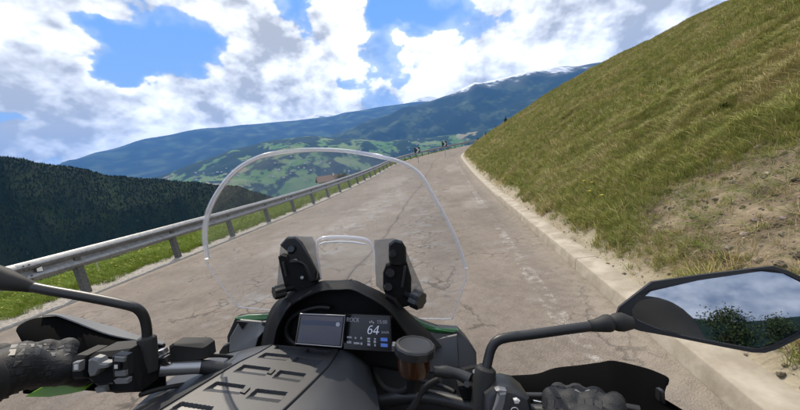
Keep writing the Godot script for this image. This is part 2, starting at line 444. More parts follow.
func build_setting():
	M.land = vmat(0.95); M.land.metallic_specular = 0.15
	var patch := FastNoiseLite.new(); patch.seed = 31; patch.noise_type = FastNoiseLite.TYPE_CELLULAR; patch.cellular_return_type = FastNoiseLite.RETURN_CELL_VALUE; patch.frequency = 0.0042; patch.domain_warp_enabled = true; patch.domain_warp_amplitude = 90; patch.domain_warp_frequency = 0.006; patch.fractal_type = FastNoiseLite.FRACTAL_NONE
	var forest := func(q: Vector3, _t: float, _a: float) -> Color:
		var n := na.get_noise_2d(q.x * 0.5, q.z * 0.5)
		return Color(0.010, 0.017, 0.009).lerp(Color(0.018, 0.028, 0.012), clampf(0.5 + n * 1.4, 0, 1))  # conifer green, darkened to hold the cloud shadow over the spur
	var fields := func(q: Vector3, t: float, _a: float) -> Color:
		var v := patch.get_noise_2d(q.x, q.z * 1.3)
		var n := na.get_noise_2d(q.x * 0.06, q.z * 0.06) + 0.5 * na.get_noise_2d(q.x * 0.25, q.z * 0.25)
		var wood := smoothstep(-0.12, 0.10, n + (t - 0.62) * 0.9)
		var mead := Color(0.10, 0.185, 0.045).lerp(Color(0.20, 0.24, 0.085), clampf(0.5 + v * 0.6, 0, 1))
		if v > 0.72: mead = Color(0.26, 0.23, 0.13)
		return mead.lerp(Color(0.022, 0.038, 0.018), wood)
	var alp := func(q: Vector3, t: float, _a: float) -> Color:
		var high := q.y + 150.0 * na.get_noise_2d(q.x * 0.012, q.z * 0.012) + 140.0 * na.get_noise_2d(q.x * 0.05, q.z * 0.05)
		var n := na.get_noise_2d(q.x * 0.05, q.z * 0.05); var n2 := na.get_noise_2d(q.x * 0.3, q.z * 0.3)
		var c := Color(0.016, 0.028, 0.015).lerp(Color(0.075, 0.10, 0.04), clampf(n * 2.2 + n2 * 1.2 - 0.1, 0, 1))
		if t < 0.42: c = c.lerp(fields.call(q, 0.35, 0.0), smoothstep(0.42, 0.25, t + n * 0.25))
		c = c.lerp(Color(0.085, 0.09, 0.06), smoothstep(840.0, 1000.0, high))
		c = c.lerp(Color(0.80, 0.82, 0.86), smoothstep(985.0, 1080.0, high + 120 * n2))
		return c
	var far_wood := func(q: Vector3, t: float, _a: float) -> Color:
		var n := na.get_noise_2d(q.x * 0.05, q.z * 0.05)
		var c := Color(0.018, 0.030, 0.018).lerp(Color(0.07, 0.10, 0.04), clampf(n * 2.4, 0, 1))
		return c
	var snow := func(q: Vector3, t: float, _a: float) -> Color:
		var n := na.get_noise_2d(q.x * 0.08, q.z * 0.08)
		return Color(0.09, 0.095, 0.085).lerp(Color(0.82, 0.84, 0.88), smoothstep(0.72, 0.86, t + n * 0.35))
	# far first: snow peaks, then the long blue ridge, the big mountain on the far side of the valley, its farmed lower slope
	ridge("mountain", "snow capped peaks far behind the blue ridge", [[240, 140], [285, 127], [305, 119], [320, 113], [332, 114], [350, 121], [385, 112], [405, 104], [418, 98], [430, 96], [442, 99], [460, 108], [490, 120]], 9400, 2600, -700, 160, snow, 200, 50, [[-60, 1.0], [60, 5.0]])
	ridge("mountain", "long blue forested ridge falling to the far end of the valley", [[-40, 212], [20, 190], [55, 168], [70, 162], [100, 152], [150, 138], [200, 129], [260, 123], [330, 117], [352, 112], [380, 106], [410, 103], [440, 101], [480, 104]], 8600, 3600, -700, 200, far_wood, 260, 80, [[-75, 2.0], [-110, 6.0], [50, 5.5]])
	ridge("mountain", "great dark mountain across the valley with snow along its top", [[210, 172], [250, 160], [300, 149], [340, 133], [380, 119], [420, 106], [445, 98], [475, 87], [510, 77], [530, 72], [545, 70], [560, 67], [578, 66], [592, 63], [640, 58]], 5600, 2700, -700, 210, alp, 420, 130, [[60, 6.0], [100, 7.0], [140, 5.0]])
	slope_mesh = ridge("hill", "green valley side with meadows, woods and scattered villages", [[60, 215], [110, 196], [157, 175], [200, 160], [240, 147], [275, 139], [310, 136], [350, 139], [390, 141], [430, 138], [460, 134], [500, 128]], 3900, 1900, -700, 90, fields, 640, 200, [[-58, 2.0], [42, 6.0]])
	var dark := ridge("hill", "dark wooded spur with cloud shade painted into its colour, on the near side of the valley", [[-60, 152], [0, 157], [20, 159], [40, 164], [65, 166], [80, 168], [110, 176], [150, 179], [190, 183], [225, 187], [238, 187], [252, 192], [275, 198], [300, 206], [330, 214], [355, 222]], 540, 340, -330, 20, forest, 220, 60, [[-60, 5.5], [-90, 7.0], [-130, 8.5], [-160, 6.0], [-178, -1.0], [-196, -12.0]])
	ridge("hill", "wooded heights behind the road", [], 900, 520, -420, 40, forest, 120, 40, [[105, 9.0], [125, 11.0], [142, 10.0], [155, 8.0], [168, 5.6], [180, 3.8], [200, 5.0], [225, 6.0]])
	# the valley bottom, one sheet to the horizon
	var rows := []; var cols := []
	for r in [0.0, 400.0, 800.0, 1200.0, 1600.0, 2000.0, 2400.0, 2800.0, 3200.0, 3800.0, 4600.0, 6000.0, 8000.0, 9500.0]:
		var p := PackedVector3Array(); var c := PackedColorArray()
		for i in 181:
			var a := TAU * i / 180
			var q := Vector3(sin(a) * r, -705, -cos(a) * r); p.append(q); c.append(fields.call(q, 0.4, 0.0))
		rows.append(p); cols.append(c)
	tag(obj("valley_ground", grid_mesh(rows, cols), M.land), "green valley floor far below the road", "", "", "structure")
	# conifers that cover the dark spur: nobody could count them
	var cone := Soup.new()
	for k in 7:
		var a := TAU * k / 7; var b := TAU * (k + 1) / 7
		cone.tri(Vector3(0, 1, 0), Vector3(cos(a) * 0.24, 0.08, sin(a) * 0.24), Vector3(cos(b) * 0.24, 0.08, sin(b) * 0.24))
	rng.seed = 9
	var xf := []; var cs := []
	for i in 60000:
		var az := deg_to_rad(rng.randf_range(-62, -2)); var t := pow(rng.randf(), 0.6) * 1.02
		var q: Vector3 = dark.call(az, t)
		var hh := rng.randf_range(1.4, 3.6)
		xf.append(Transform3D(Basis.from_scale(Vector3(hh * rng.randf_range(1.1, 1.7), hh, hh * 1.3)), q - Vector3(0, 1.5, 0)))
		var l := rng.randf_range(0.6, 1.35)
		cs.append(Color(0.011 * l, 0.019 * l, 0.009 * l) if rng.randf() > 0.10 else Color(0.024 * l, 0.038 * l, 0.013 * l))  # the cloud shade is in the tree colours too
	tag(multi("forest", cone.mesh(10), M.land, xf, cs), "dense conifer forest covering the near spur, its colour darkened as under cloud", "forest", "", "stuff")

# ---------------------------------------------------------------- road, verge, rail, hill
func blade_tuft(n: int, lean: float, sd: int, wide := 0.02) -> ArrayMesh:
	var s := Soup.new(); rng.seed = sd
	for i in n:
		var a := rng.randf() * TAU; var h := rng.randf_range(0.5, 1.0); var w := rng.randf_range(0.6, 1.2) * wide
		var base := Vector3(rng.randf_range(-0.16, 0.16), -0.03, rng.randf_range(-0.16, 0.16))
		var out := Vector3(cos(a), 0, sin(a)) * lean * rng.randf_range(0.4, 1.3); var side := Vector3(-sin(a + 0.7), 0, cos(a + 0.7)) * w
		var m := base + out * 0.35 * h + Vector3(0, h * 0.58, 0); var tip := base + out * h + Vector3(0, h * rng.randf_range(0.8, 1.0), 0)
		s.quad(base - side, base + side, m + side * 0.75, m - side * 0.75); s.tri(m - side * 0.75, m + side * 0.75, tip)
	return s.mesh(20)

func build_roadside():
	var asphalt := make_asphalt()
	# the carriageway: worn pale where the wheels run, with crumbled paler patches
	var pale := []
	for q in [[458, 190, 0.5, 1.6], [476, 204, 0.35, 0.9], [385, 200, 0.8, 3.0], [352, 222, 0.7, 1.5], [300, 240, 0.6, 1.2], [395, 182, 0.8, 4.0], [345, 250, 0.8, 0.6], [452, 168, 0.6, 4.0]]:
		var dir := ray(q[0], q[1]); var t := 2.0
		while t < 60.0 and EYE.y + dir.y * t > climb(-dir.z * t): t *= 1.01
		pale.append([dir.x * t, -dir.z * t, q[2], q[3]])
	var rrows := []; var rcols := []; var ruv := []
	for i in 760:
		var s := lerpf(-70, 118, i / 759.0)
		var r := PackedVector3Array(); var c := PackedColorArray(); var u := PackedVector2Array()
		for k in 47:
			var o := EDGE + (KERB - EDGE) * k / 46.0
			var q := road_at(s, o); q.y += 0.015 * na.get_noise_2d(s * 3, o * 9) * (0.3 if k == 0 or k == 46 else 1.0)
			var l := 0.70 + 0.10 * na.get_noise_2d(q.x * 5, q.z * 2.5) + 0.10 * na.get_noise_2d(q.x * 22, q.z * 10)
			l += 0.05 * (exp(-pow((o + 0.9) / 0.4, 2)) + exp(-pow((o + 4.4) / 0.5, 2)) + exp(-pow((o - 0.5) / 0.35, 2)))
			var p := 0.0
			for e in pale: p = maxf(p, exp(-pow((o - e[0]) / e[2], 2) - pow((s - e[1]) / e[3], 2)))
			p = smoothstep(0.30, 0.62, p + 0.40 * na.get_noise_2d(q.x * 30, q.z * 18) + 0.2 * na.get_noise_2d(q.x * 70, q.z * 50))
			r.append(q); c.append(Color(l, l, l).lerp(Color(0.93, 0.97, 1.0), p * 0.9)); u.append(Vector2((o - EDGE) / 7.6, -s / 10.107))
		rrows.append(r); rcols.append(c); ruv.append(u)
	tag(obj("road", grid_mesh(rrows, rcols, ruv), asphalt), "cracked pale asphalt road curving right round the hill", "", "", "structure")
	var gravel := grain(0.03, Color(0.17, 0.15, 0.125), Color(0.40, 0.37, 0.32), 3, 0.9, 0.95, 0.9)
	tag(obj("road_shoulder", ribbon([-7.25, -7.0, -6.75, -6.5, -6.3, EDGE - 0.05, EDGE + 0.02], -70, 118, 0.25, func(s, o): return -0.012 + 0.02 * na.get_noise_2d(s * 30, o * 40) - 0.03 * clampf(-o + EDGE - 0.7, 0, 1)), gravel), "pale gravel shoulder under the guard rail", "", "", "structure")
	# kerb: poured concrete, in lengths with open joints
	var concrete := grain(0.012, Color(0.27, 0.23, 0.17), Color(0.41, 0.365, 0.29), 8, 0.45, 0.92, 0.25)
	var kerb := Node3D.new(); kerb.name = "kerb"; add_child(kerb); tag(kerb, "pale concrete kerb along the foot of the grass slope", "", "", "structure")
	var ks := -20.0
	while ks < 112.0:
		var len := 3.0 if ks < 40 else 6.0
		var rows := []
		var up := kerb_up(ks + 0.1)
		var n := int(len / 0.25)
		for i in n + 1:
			var s := ks + 0.006 + (len - 0.012) * i / n
			var r := PackedVector3Array()
			for p in [[0.0, -0.06], [0.012, up * 0.45], [0.022, up - 0.012], [0.036, up], [0.15, up + 0.004], [0.25, up + 0.002], [0.30, up - 0.02], [0.31, -0.1]]:
				var q := road_at(s, KERB + p[0] + 0.006 * na.get_noise_2d(s * 14, p[0] * 20 + p[1] * 40)); q.y += p[1] + 0.005 * na.get_noise_2d(s * 14 + 7, p[0] * 30) * (1 if p[1] > 0 else 0)
				r.append(q)
			rows.append(r)
		obj("kerb_stone", grid_kerb(rows), concrete, kerb)
		ks += len
	# hill on the right
	var soil := vmat(0.97); soil.metallic_specular = 0.15
	var dn := NoiseTexture2D.new(); dn.width = 512; dn.height = 512; dn.seamless = true; dn.as_normal_map = true; dn.bump_strength = 7
	var dnn := FastNoiseLite.new(); dnn.seed = 40; dnn.frequency = 0.03; dnn.fractal_octaves = 6; dn.noise = dnn
	soil.normal_enabled = true; soil.normal_texture = dn; soil.uv1_triplanar = true; soil.uv1_world_triplanar = true; soil.uv1_scale = Vector3.ONE * 0.8
	var offs := []
	for k in 150: offs.append(KERB + 0.20 + 38.3 * pow(k / 149.0, 2.1))
	var wide := offs.duplicate()
	for o in [45.0, 60.0, 90.0, 140.0, 200.0]: wide.append(o)
	for part in [[-S2, S1, wide, 240], [S1, 160.0, offs, 260], [-110.0, -S2, offs, 130]]:
		var rows := []; var cols := []
		for i in part[3] + 1:
			var s: float = lerpf(part[0], part[1], float(i) / part[3])
			var r := PackedVector3Array(); var c := PackedColorArray()
			for o in part[2]:
				var q := hill_at(s, o); r.append(q); c.append(hill_color(q, s, o))
			rows.append(r); cols.append(c)
		tag(obj("hillside", grid_mesh(rows, cols), soil), "steep grassy bank with a bare earth scar", "", "", "structure")
	# the ground that falls away on the left
	var rows := []; var cols := []
	for i in 320:
		var s := lerpf(-110, 150, i / 319.0)
		var r := PackedVector3Array(); var c := PackedColorArray()
		for k in 100:
			var o := EDGE - 0.62 - 2500.0 * pow(k / 99.0, 4.2) - k * 0.03
			var q := verge_at(s, o); r.append(q)
			var n := na.get_noise_2d(q.x * 6, q.z * 6)
			var g := Color(0.075, 0.115, 0.022).lerp(Color(0.13, 0.16, 0.035), clampf(0.5 + n, 0, 1))
			var wood := smoothstep(60, 120, -o + 60 * na.get_noise_2d(q.x * 0.4, q.z * 0.4))
			g = g.lerp(Color(0.022, 0.036, 0.014), wood)
			c.append(Color(0.24, 0.22, 0.17).lerp(g, smoothstep(0.35, 0.7, EDGE - o + n * 0.3)))
		rows.append(r); cols.append(c)
	tag(obj("verge_ground", grid_mesh(rows, cols), soil), "green meadow bank dropping away beyond the guard rail", "", "", "structure")
	build_grass(); _litter(); build_rail(); build_far_things()

func grid_kerb(rows: Array) -> ArrayMesh:
	var s := Soup.new()
	for i in rows.size() - 1:
		for j in rows[0].size() - 1: s.quad(rows[i][j], rows[i][j + 1], rows[i + 1][j + 1], rows[i + 1][j])
	cap_poly(s, rows[0], false); cap_poly(s, rows[rows.size() - 1], true)
	return s.mesh(50)

func scar(q: Vector3, s: float, o: float) -> float:      # how bare the bank is here: 0 grown over, 1 earth
	var e := exp(-pow((s - 3.7) / 0.95, 2) - pow((o - 2.28) / 0.42, 2)) * 1.0 + exp(-pow((s - 2.8) / 0.8, 2) - pow((o - 2.4) / 0.5, 2)) * 1.1 + exp(-pow((s - 3.2) / 0.9, 2) - pow((o - 3.0) / 0.45, 2)) * 0.9 + exp(-pow((s - 4.6) / 1.5, 2) - pow((o - 6.0) / 1.2, 2)) * 0.55 + exp(-pow((s - 1.5) / 2.0, 2) - pow((o - 4.6) / 1.0, 2)) * 0.7
	return clampf(e + 0.55 * na.get_noise_2d(q.x * 12, q.z * 12) + 0.35 * na.get_noise_2d(q.x * 45, q.z * 45) - 0.12, 0, 1)

func hill_color(q: Vector3, s: float, o: float) -> Color:
	var n := na.get_noise_2d(q.x * 5, q.z * 5); var f := na.get_noise_2d(q.x * 60, q.z * 60)
	var g := Color(0.085, 0.10, 0.026).lerp(Color(0.19, 0.155, 0.065), clampf(0.45 + n * 1.2 + f * 0.5, 0, 1))
	var c := g.lerp(Color(0.075, 0.058, 0.038).lerp(Color(0.25, 0.20, 0.14), clampf(0.5 + f * 2.6, 0, 1)), smoothstep(0.3, 0.6, scar(q, s, o)))
	var sand := smoothstep(0.34, 0.10, o - KERB - 0.24 + n * 0.2 + f * 0.2)
	return c.lerp(Color(0.27, 0.23, 0.165).lerp(Color(0.36, 0.315, 0.24), clampf(0.5 + f * 2, 0, 1)), sand * 0.9)

func build_grass():
	M.grass = vmat(0.75); M.grass.backlight_enabled = true; M.grass.backlight = Color(0.45, 0.45, 0.4); M.grass.metallic_specular = 0.25
	var tufts := [blade_tuft(11, 0.35, 101, 0.013), blade_tuft(9, 0.7, 102, 0.012), blade_tuft(13, 0.5, 103, 0.014)]
	for kind in 3:
		var xf := []; var cs := []
		rng.seed = 500 + kind
		for band in [[0.0, 9.0, 1.6, 8.0, 56000, 0.80], [-4.0, 22.0, 1.6, 14.0, 40000, 0.95], [8.0, 62.0, 1.6, 38.0, 42000, 1.5]]:
			for i in band[4]:
				var s := rng.randf_range(band[0], band[1]); var o: float = band[2] + (band[3] - band[2]) * pow(rng.randf(), 0.8)
				var q := hill_at(s, o)
				var bare := scar(q, s, o)
				if rng.randf() < bare * 0.92: continue
				var edge := smoothstep(0.30, 0.60, o - KERB + 0.2 * na.get_noise_2d(q.x * 30, q.z * 30))
				if rng.randf() > edge: continue
				var n := na.get_noise_2d(q.x * 5, q.z * 5); var n2 := na.get_noise_2d(q.x * 16 + 90, q.z * 16)
				var l := rng.randf_range(0.75, 1.25)
				var green := Color(0.155, 0.200, 0.034).lerp(Color(0.300, 0.285, 0.070), rng.randf())
				var straw := Color(0.50, 0.42, 0.20).lerp(Color(0.34, 0.27, 0.12), rng.randf())
				var c := green.lerp(straw, 1.0 if rng.randf() < 0.16 + 0.55 * clampf(n * 1.7 + n2 * 0.9 + bare, 0, 1) else 0.12)
				var hh: float = rng.randf_range(0.11, 0.26) * band[5] * (1.0 + 0.5 * n2) * (1.0 - 0.5 * bare)
				if kind == 1: hh *= 0.75
				var b := Basis(Vector3.UP, rng.randf() * TAU).scaled(Vector3(hh * 1.3, hh, hh * 1.3))
				b = Basis(frame_at(s).z, rng.randf_range(0.0, 0.3)) * b
				xf.append(Transform3D(b, q)); cs.append(Color(c.r * l, c.g * l, c.b * l))
		tag(multi("grass", tufts[kind], M.grass, xf, cs), ["tall green and straw coloured grass on the steep bank", "low bent grass blades on the steep bank", "thick mixed grass clumps on the steep bank"][kind], "grass", "", "stuff")
	# meadow on the left
	var xf := []; var cs := []; var fx := []
	rng.seed = 610
	for i in 42000:
		var s := rng.randf_range(0.0, 14.0) if i < 26000 else rng.randf_range(10.0, 60.0)
		var o := -6.5 - 6.0 * pow(rng.randf(), 1.3)
		if rng.randf() > smoothstep(0.40, 0.85, EDGE - o + 0.3 * na.get_noise_2d(s * 25, o * 25)): continue
		var q := verge_at(s, o)
		var hh := rng.randf_range(0.08, 0.24) * (1.0 if i < 26000 else 1.5)
		xf.append(Transform3D(Basis(Vector3.UP, rng.randf() * TAU).scaled(Vector3(hh * 1.4, hh, hh * 1.4)), q))
		var l := rng.randf_range(0.8, 1.3)
		cs.append(Color(0.150 * l, 0.225 * l, 0.026 * l).lerp(Color(0.30, 0.30, 0.07), rng.randf() * 0.5))
		if rng.randf() < 0.03: fx.append(Transform3D(Basis.from_scale(Vector3.ONE * rng.randf_range(0.009, 0.018)), q + Vector3(0, hh * 0.95, 0)))
	tag(multi("grass", tufts[2], M.grass, xf, cs), "fresh green meadow grass below the guard rail", "grass", "", "stuff")
	var fl := Soup.new()
	for k in 6:
		var a := TAU * k / 6; var b := TAU * (k + 1) / 6
		fl.tri(Vector3(0, 0.15, 0), Vector3(cos(a), 0.35, sin(a)), Vector3(cos(b), 0.35, sin(b)))
	tag(multi("flowers", fl.mesh(), mat(0.62, 0.50, 0.03, 0.7), fx, []), "tiny yellow meadow flowers below the guard rail", "flowers", "", "stuff")
	# a few yellow flowers on the bank, and stones in the scar
	fx = []
	for p in [[584, 189], [590, 200], [592, 191], [602, 205], [760, 45]]:
		var q := on_hill(p[0], p[1]); fx.append(Transform3D(Basis.from_scale(Vector3.ONE * 0.028), q + Vector3(0, 0.14, 0)))
	tag(multi("flowers", fl.mesh(), mat(0.62, 0.50, 0.03, 0.7), fx, []), "few yellow flowers on the grassy bank", "flowers", "", "stuff")
	var st := Soup.new(); rng.seed = 71
	var rings := []
	for i in 5:
		var r := PackedVector3Array()
		for k in 8: r.append(Vector3(cos(TAU * k / 8) * [0.5, 0.95, 1.0, 0.8, 0.35][i], (i - 1.0) * 0.32, sin(TAU * k / 8) * [0.5, 0.95, 1.0, 0.8, 0.35][i]) * rng.randf_range(0.8, 1.2))
		rings.append(r)
	loft(st, rings)
	xf = []; cs = []
	for i in 22000:
		var s := rng.randf_range(-1, 16); var o := rng.randf_range(1.56, 7)
		var q := hill_at(s, o); var b := scar(q, s, o)
		var kerbside := o < 1.85
		if not kerbside and b < 0.35: continue
		var z := (rng.randf_range(0.004, 0.012) if rng.randf() < 0.93 else rng.randf_range(0.014, 0.030)) * (0.6 if kerbside else 1.0)
		xf.append(Transform3D(Basis.from_euler(Vector3(rng.randf() * 0.6, rng.randf() * 6, rng.randf() * 0.6)).scaled(Vector3(z * 1.3, z, z)), q + Vector3(0, z * 0.2, 0)))
		var l := rng.randf_range(0.6, 1.5)
		cs.append(Color(0.17 * l, 0.14 * l, 0.10 * l) if rng.randf() < 0.72 else Color(0.34 * l, 0.275 * l, 0.235 * l))
	tag(multi("gravel", st.mesh(25), M.land, xf, cs), "loose stones and crumbs of earth on the bank", "gravel", "", "stuff")

func _litter():
	# dead grass lying over the bare earth, and new shoots between
	var lie := blade_tuft(10, 1.6, 140, 0.012)
	var xf := []; var cs := []; rng.seed = 720
	for i in 42000:
		var s := rng.randf_range(-0.5, 9.0); var o := rng.randf_range(1.6, 7.5); var q := hill_at(s, o); var b := scar(q, s, o)
		if b < 0.2 or rng.randf() > 0.34 + 0.55 * na.get_noise_2d(q.x * 40, q.z * 40): continue
		var h := rng.randf_range(0.05, 0.15); var l := rng.randf_range(0.4, 1.6)
		var flat := rng.randf() < 0.72
		xf.append(Transform3D(Basis(frame_at(s).z, rng.randf_range(0.3, 0.7)) * Basis(Vector3.UP, rng.randf() * TAU).scaled(Vector3(h * 1.5, h * (0.35 if flat else 1.0), h * 1.5)), q))
		cs.append(Color(0.30 * l, 0.235 * l, 0.13 * l).lerp(Color(0.20, 0.165, 0.12), rng.randf() * 0.8) if flat else Color(0.13 * l, 0.17 * l, 0.035 * l))
	tag(multi("grass", lie, M.grass, xf, cs), "dead flattened grass lying over the bare earth scar", "grass", "", "stuff")
	# broad-leaved weeds along the bank
	var w := Soup.new(); rng.seed = 721
	for i in 14:
		var a := rng.randf() * TAU; var e := rng.randf_range(0.3, 1.1); var d := Vector3(cos(a) * cos(e), sin(e), sin(a) * cos(e)); var sd := Vector3(-sin(a), 0, cos(a)) * 0.13; var base := Vector3.ZERO; var m := d * 0.5; var tip := d - Vector3(0, 0.25, 0)
		w.quad(base, m + sd, tip, m - sd)
	xf = []; cs = []
	for i in 420:
		var s := rng.randf_range(0.5, 16.0); var o := 1.75 + 8.0 * pow(rng.randf(), 1.4); var q := hill_at(s, o)
		if na.get_noise_2d(q.x * 8 + 70, q.z * 8) < 0.02: continue
		var h := rng.randf_range(0.06, 0.15); var l := rng.randf_range(0.7, 1.3)
		xf.append(Transform3D(Basis(Vector3.UP, rng.randf() * TAU).scaled(Vector3.ONE * h), q + Vector3(0, 0.01, 0))); cs.append(Color(0.075 * l, 0.125 * l, 0.030 * l))
	tag(multi("weeds", w.mesh(20), M.grass, xf, cs), "low broad-leaved weeds growing among the bank grass", "weeds", "", "stuff")

func on_hill(x: float, y: float) -> Vector3:      # where the line of sight meets the bank
	var q := ray(x, y); var t := 1.0
	while t < 200.0:
		var p := EYE + q * t
		if p.x > KERB and -p.z < S1 and p.y < hill_at(-p.z, p.x).y: return p
		t *= 1.004
	return EYE + q * 60.0

func build_rail():
	var steel := grain(0.015, Color(0.17, 0.175, 0.18), Color(0.31, 0.315, 0.32), 15, 1.2, 0.5, 0.12); steel.metallic = 0.35
	var zinc := grain(0.02, Color(0.075, 0.075, 0.07), Color(0.15, 0.145, 0.13), 16, 2.0, 0.7, 0.2); zinc.metallic = 0.3
	var rail := thing("guard_rail", road_at(0, RAIL), "long galvanised steel guard rail along the valley side of the road", "guard rail")
	# cross-section of the two-wave beam, from the top edge down: (towards the road, height)
	var prof := [[0.000, 0.760], [0.022, 0.752], [0.066, 0.715], [0.080, 0.690], [0.066, 0.660], [0.012, 0.622], [0.002, 0.600], [0.012, 0.578], [0.066, 0.540], [0.080, 0.512], [0.066, 0.486], [0.022, 0.450], [0.000, 0.442]]
	var s0 := -12.0
	while s0 < 112.0:
		var so := Soup.new(); var rows := []
		for k in 10:
			var s := s0 - 0.16 + 4.16 * k / 9.0 if k > 0 else s0 - 0.16
			var r := PackedVector3Array(); var lap := 0.004 if k == 0 else 0.0
			for p in prof:
				var q := road_at(s, RAIL + 0.10 + p[0] + (0.006 if s - s0 < 0.02 else 0.0) + 0.01 * na.get_noise_1d(s * 9)); q.y += p[1] + 0.008 * na.get_noise_1d(s * 6 + 40); r.append(q)
			rows.append(r)
		sheet(so, rows, 0.004)
		var b := put("beam", so, steel, rail, 50)
		# lap bolts
		for y in [0.715, 0.655, 0.545, 0.485]:
			for ds in [-0.10, -0.03]:
				if s0 > 9.0 or s0 < 0: continue
				var c := road_at(s0 + ds, RAIL + 0.175); c.y += y
				var f := frame_at(s0); var bs := Soup.new()
				loft(bs, [circle(c, f.y * 0.014, f.z * 0.014, 6), circle(c + f.x * 0.014, f.y * 0.010, f.z * 0.010, 6)])
				put("bolt", bs, zinc, b)
		s0 += 4.0
	for i in 58:
		var s := -9.35 + 2.0 * i
		var f := frame_at(s); var so := Soup.new()
		var base := road_at(s, RAIL - 0.02); base.y += -0.25 + (verge_at(s, RAIL).y - road_at(s, 0).y)
		var lean := f.x * -0.20      # the posts lean out towards the valley
		var top := road_at(s, RAIL + 0.06); top.y += 0.70
		var up := (top - base + lean).normalized(); var ln := (top - base).length() + 0.02
		# channel section, open towards the oncoming side
		var sec := [[0.05, 0.055], [-0.05, 0.055], [-0.05, 0.048], [0.043, 0.048], [0.043, -0.048], [-0.05, -0.048], [-0.05, -0.055], [0.05, -0.055]]
		var r0 := PackedVector3Array(); var r1 := PackedVector3Array()
		for p in sec:
			r0.append(top - up * ln * 1.25 + f.z * p[0] + f.x * p[1]); r1.append(top + f.z * p[0] + f.x * p[1])
		loft(so, [r0, r1])
		var po := put("post", so, zinc, rail, 30)
		var sp := Soup.new()
		var c := road_at(s, RAIL + 0.11); c.y += 0.60
		rbox(sp, c - f.x * 0.02, f, Vector3(0.10, 0.20, 0.09), 0.006)
		put("spacer", sp, zinc, po, 30)
	for i in 6:      # white reflectors in the rail's channel
		var s := 4.1 + 8.0 * i
		var f := frame_at(s); var c := road_at(s, RAIL + 0.135); c.y += 0.600
		var t := thing("reflector", c, ["white trapezoid reflector in the guard rail, closest to the rider", "second reflector along the guard rail, behind the windscreen", "third reflector along the guard rail", "fourth reflector along the guard rail before the bend", "fifth reflector along the guard rail at the bend", "sixth reflector along the guard rail round the bend"][i], "reflector", "reflectors on the guard rail")
		var so := Soup.new()
		plate(so, [c + f.z * 0.055 + f.y * 0.030, c - f.z * 0.03 + f.y * 0.045, c - f.z * 0.03 - f.y * 0.045, c + f.z * 0.055 - f.y * 0.030], f.x * 0.03, 0.004)
		put("reflector_body", so, zinc, t)
		so = Soup.new()
		plate(so, [c + f.z * 0.048 + f.y * 0.024, c - f.z * 0.024 + f.y * 0.038, c - f.z * 0.024 - f.y * 0.038, c + f.z * 0.048 - f.y * 0.024], f.x * 0.034, 0.002)
		put("lens", so, mat(0.75, 0.75, 0.72, 0.25), t)
	# electric fence tape on thin posts in the meadow
	var fence := thing("pasture_fence", verge_at(6, -8.3), "thin white pasture wire on slim posts below the guard rail", "fence")
	var pts := PackedVector3Array()
	for i in 26:
		var s := -6.0 + i * 2.0
		var q := verge_at(s, -7.75 - 0.15 * sin(s * 0.4)); pts.append(q + Vector3(0, 0.34, 0))
		if i % 3 == 0:
			var so := Soup.new(); tube(so, [q - Vector3(0, 0.1, 0), q + Vector3(0, 0.42, 0)], 0.009, 6); put("post", so, mat(0.5, 0.5, 0.48, 0.6), fence)
	var ws := Soup.new(); tube(ws, smooth_path(Array(pts), 3), 0.005, 5); put("wire", ws, mat(0.6, 0.6, 0.52, 0.6), fence)

func conifer(at: Vector3, h: float, label: String, group := "trees behind the road"):
	var t := thing("conifer_tree", at, label, "tree", group)
	var s := Soup.new(); tube(s, [at - Vector3(0, 0.5, 0), at + Vector3(0, h * 0.5, 0), at + Vector3(0, h * 0.98, 0)], [h * 0.022, h * 0.014, 0.01], 7); put("trunk", s, mat(0.06, 0.045, 0.03, 0.9), t)
	s = Soup.new()
	for k in int(260):
		var y := rng.randf_range(0.08, 1.0); var a := rng.randf() * TAU; var r := h * 0.20 * pow(1.0 - y, 0.8) * rng.randf_range(0.55, 1.1) + 0.05
		var c := at + Vector3(0, y * h, 0); var out := Vector3(cos(a), -0.35, sin(a)); var side := Vector3(-sin(a), 0, cos(a))
		var l := rng.randf_range(0.7, 1.3); s.col = Color(0.028 * l, 0.048 * l, 0.020 * l)
		for q in 3:
			var m := c + out * r * (0.3 + q * 0.28); var w := r * (0.34 - q * 0.07) + 0.04
			s.tri(m + side * w, m - side * w, m + out * r * 0.42 + Vector3(0, 0.04 * r, 0)); s.tri(m + Vector3(0, w * 0.6, 0), m - Vector3(0, w * 0.7, 0), m + out * r * 0.4)
	put("crown", s, M.leaf, t, 5)

func broadleaf(at: Vector3, h: float, label: String, tone: Color, group := ""):
	var t := thing("broadleaf_tree", at, label, "tree", group)
	var s := Soup.new(); tube(s, [at - Vector3(0, 0.5, 0), at + Vector3(0.1, h * 0.3, 0), at + Vector3(0, h * 0.7, 0.1)], [h * 0.03, h * 0.022, 0.03], 8)
	var cl := []
	for k in 11:
		var a := rng.randf() * TAU; var y := rng.randf_range(0.38, 0.92); var r := h * 0.26 * sqrt(1.0 - pow((y - 0.6) / 0.45, 2) * 0.8) * rng.randf_range(0.4, 1.0)
		var c := at + Vector3(cos(a) * r, y * h, sin(a) * r); cl.append(c); tube(s, [at + Vector3(0, h * 0.3, 0), (c + at + Vector3(0, h * 0.4, 0)) / 2, c], [h * 0.012, h * 0.007, 0.01], 5)
	put("trunk", s, mat(0.07, 0.055, 0.04, 0.9), t)
	s = Soup.new()
	for c in cl:
		for k in 380:
			var q: Vector3 = c + Vector3(rng.randfn(), rng.randfn() * 0.8, rng.randfn()) * h * 0.075
			var u := Vector3(rng.randfn(), rng.randfn(), rng.randfn()).normalized() * h * 0.016; var v := u.cross(Vector3(rng.randfn(), rng.randfn(), rng.randfn())).normalized() * h * 0.010
			var l := rng.randf_range(0.7, 1.35); s.col = Color(tone.r * l, tone.g * l, tone.b * l)
			s.quad(q - u, q + v, q + u, q - v)
	put("crown", s, M.leaf, t, 5)

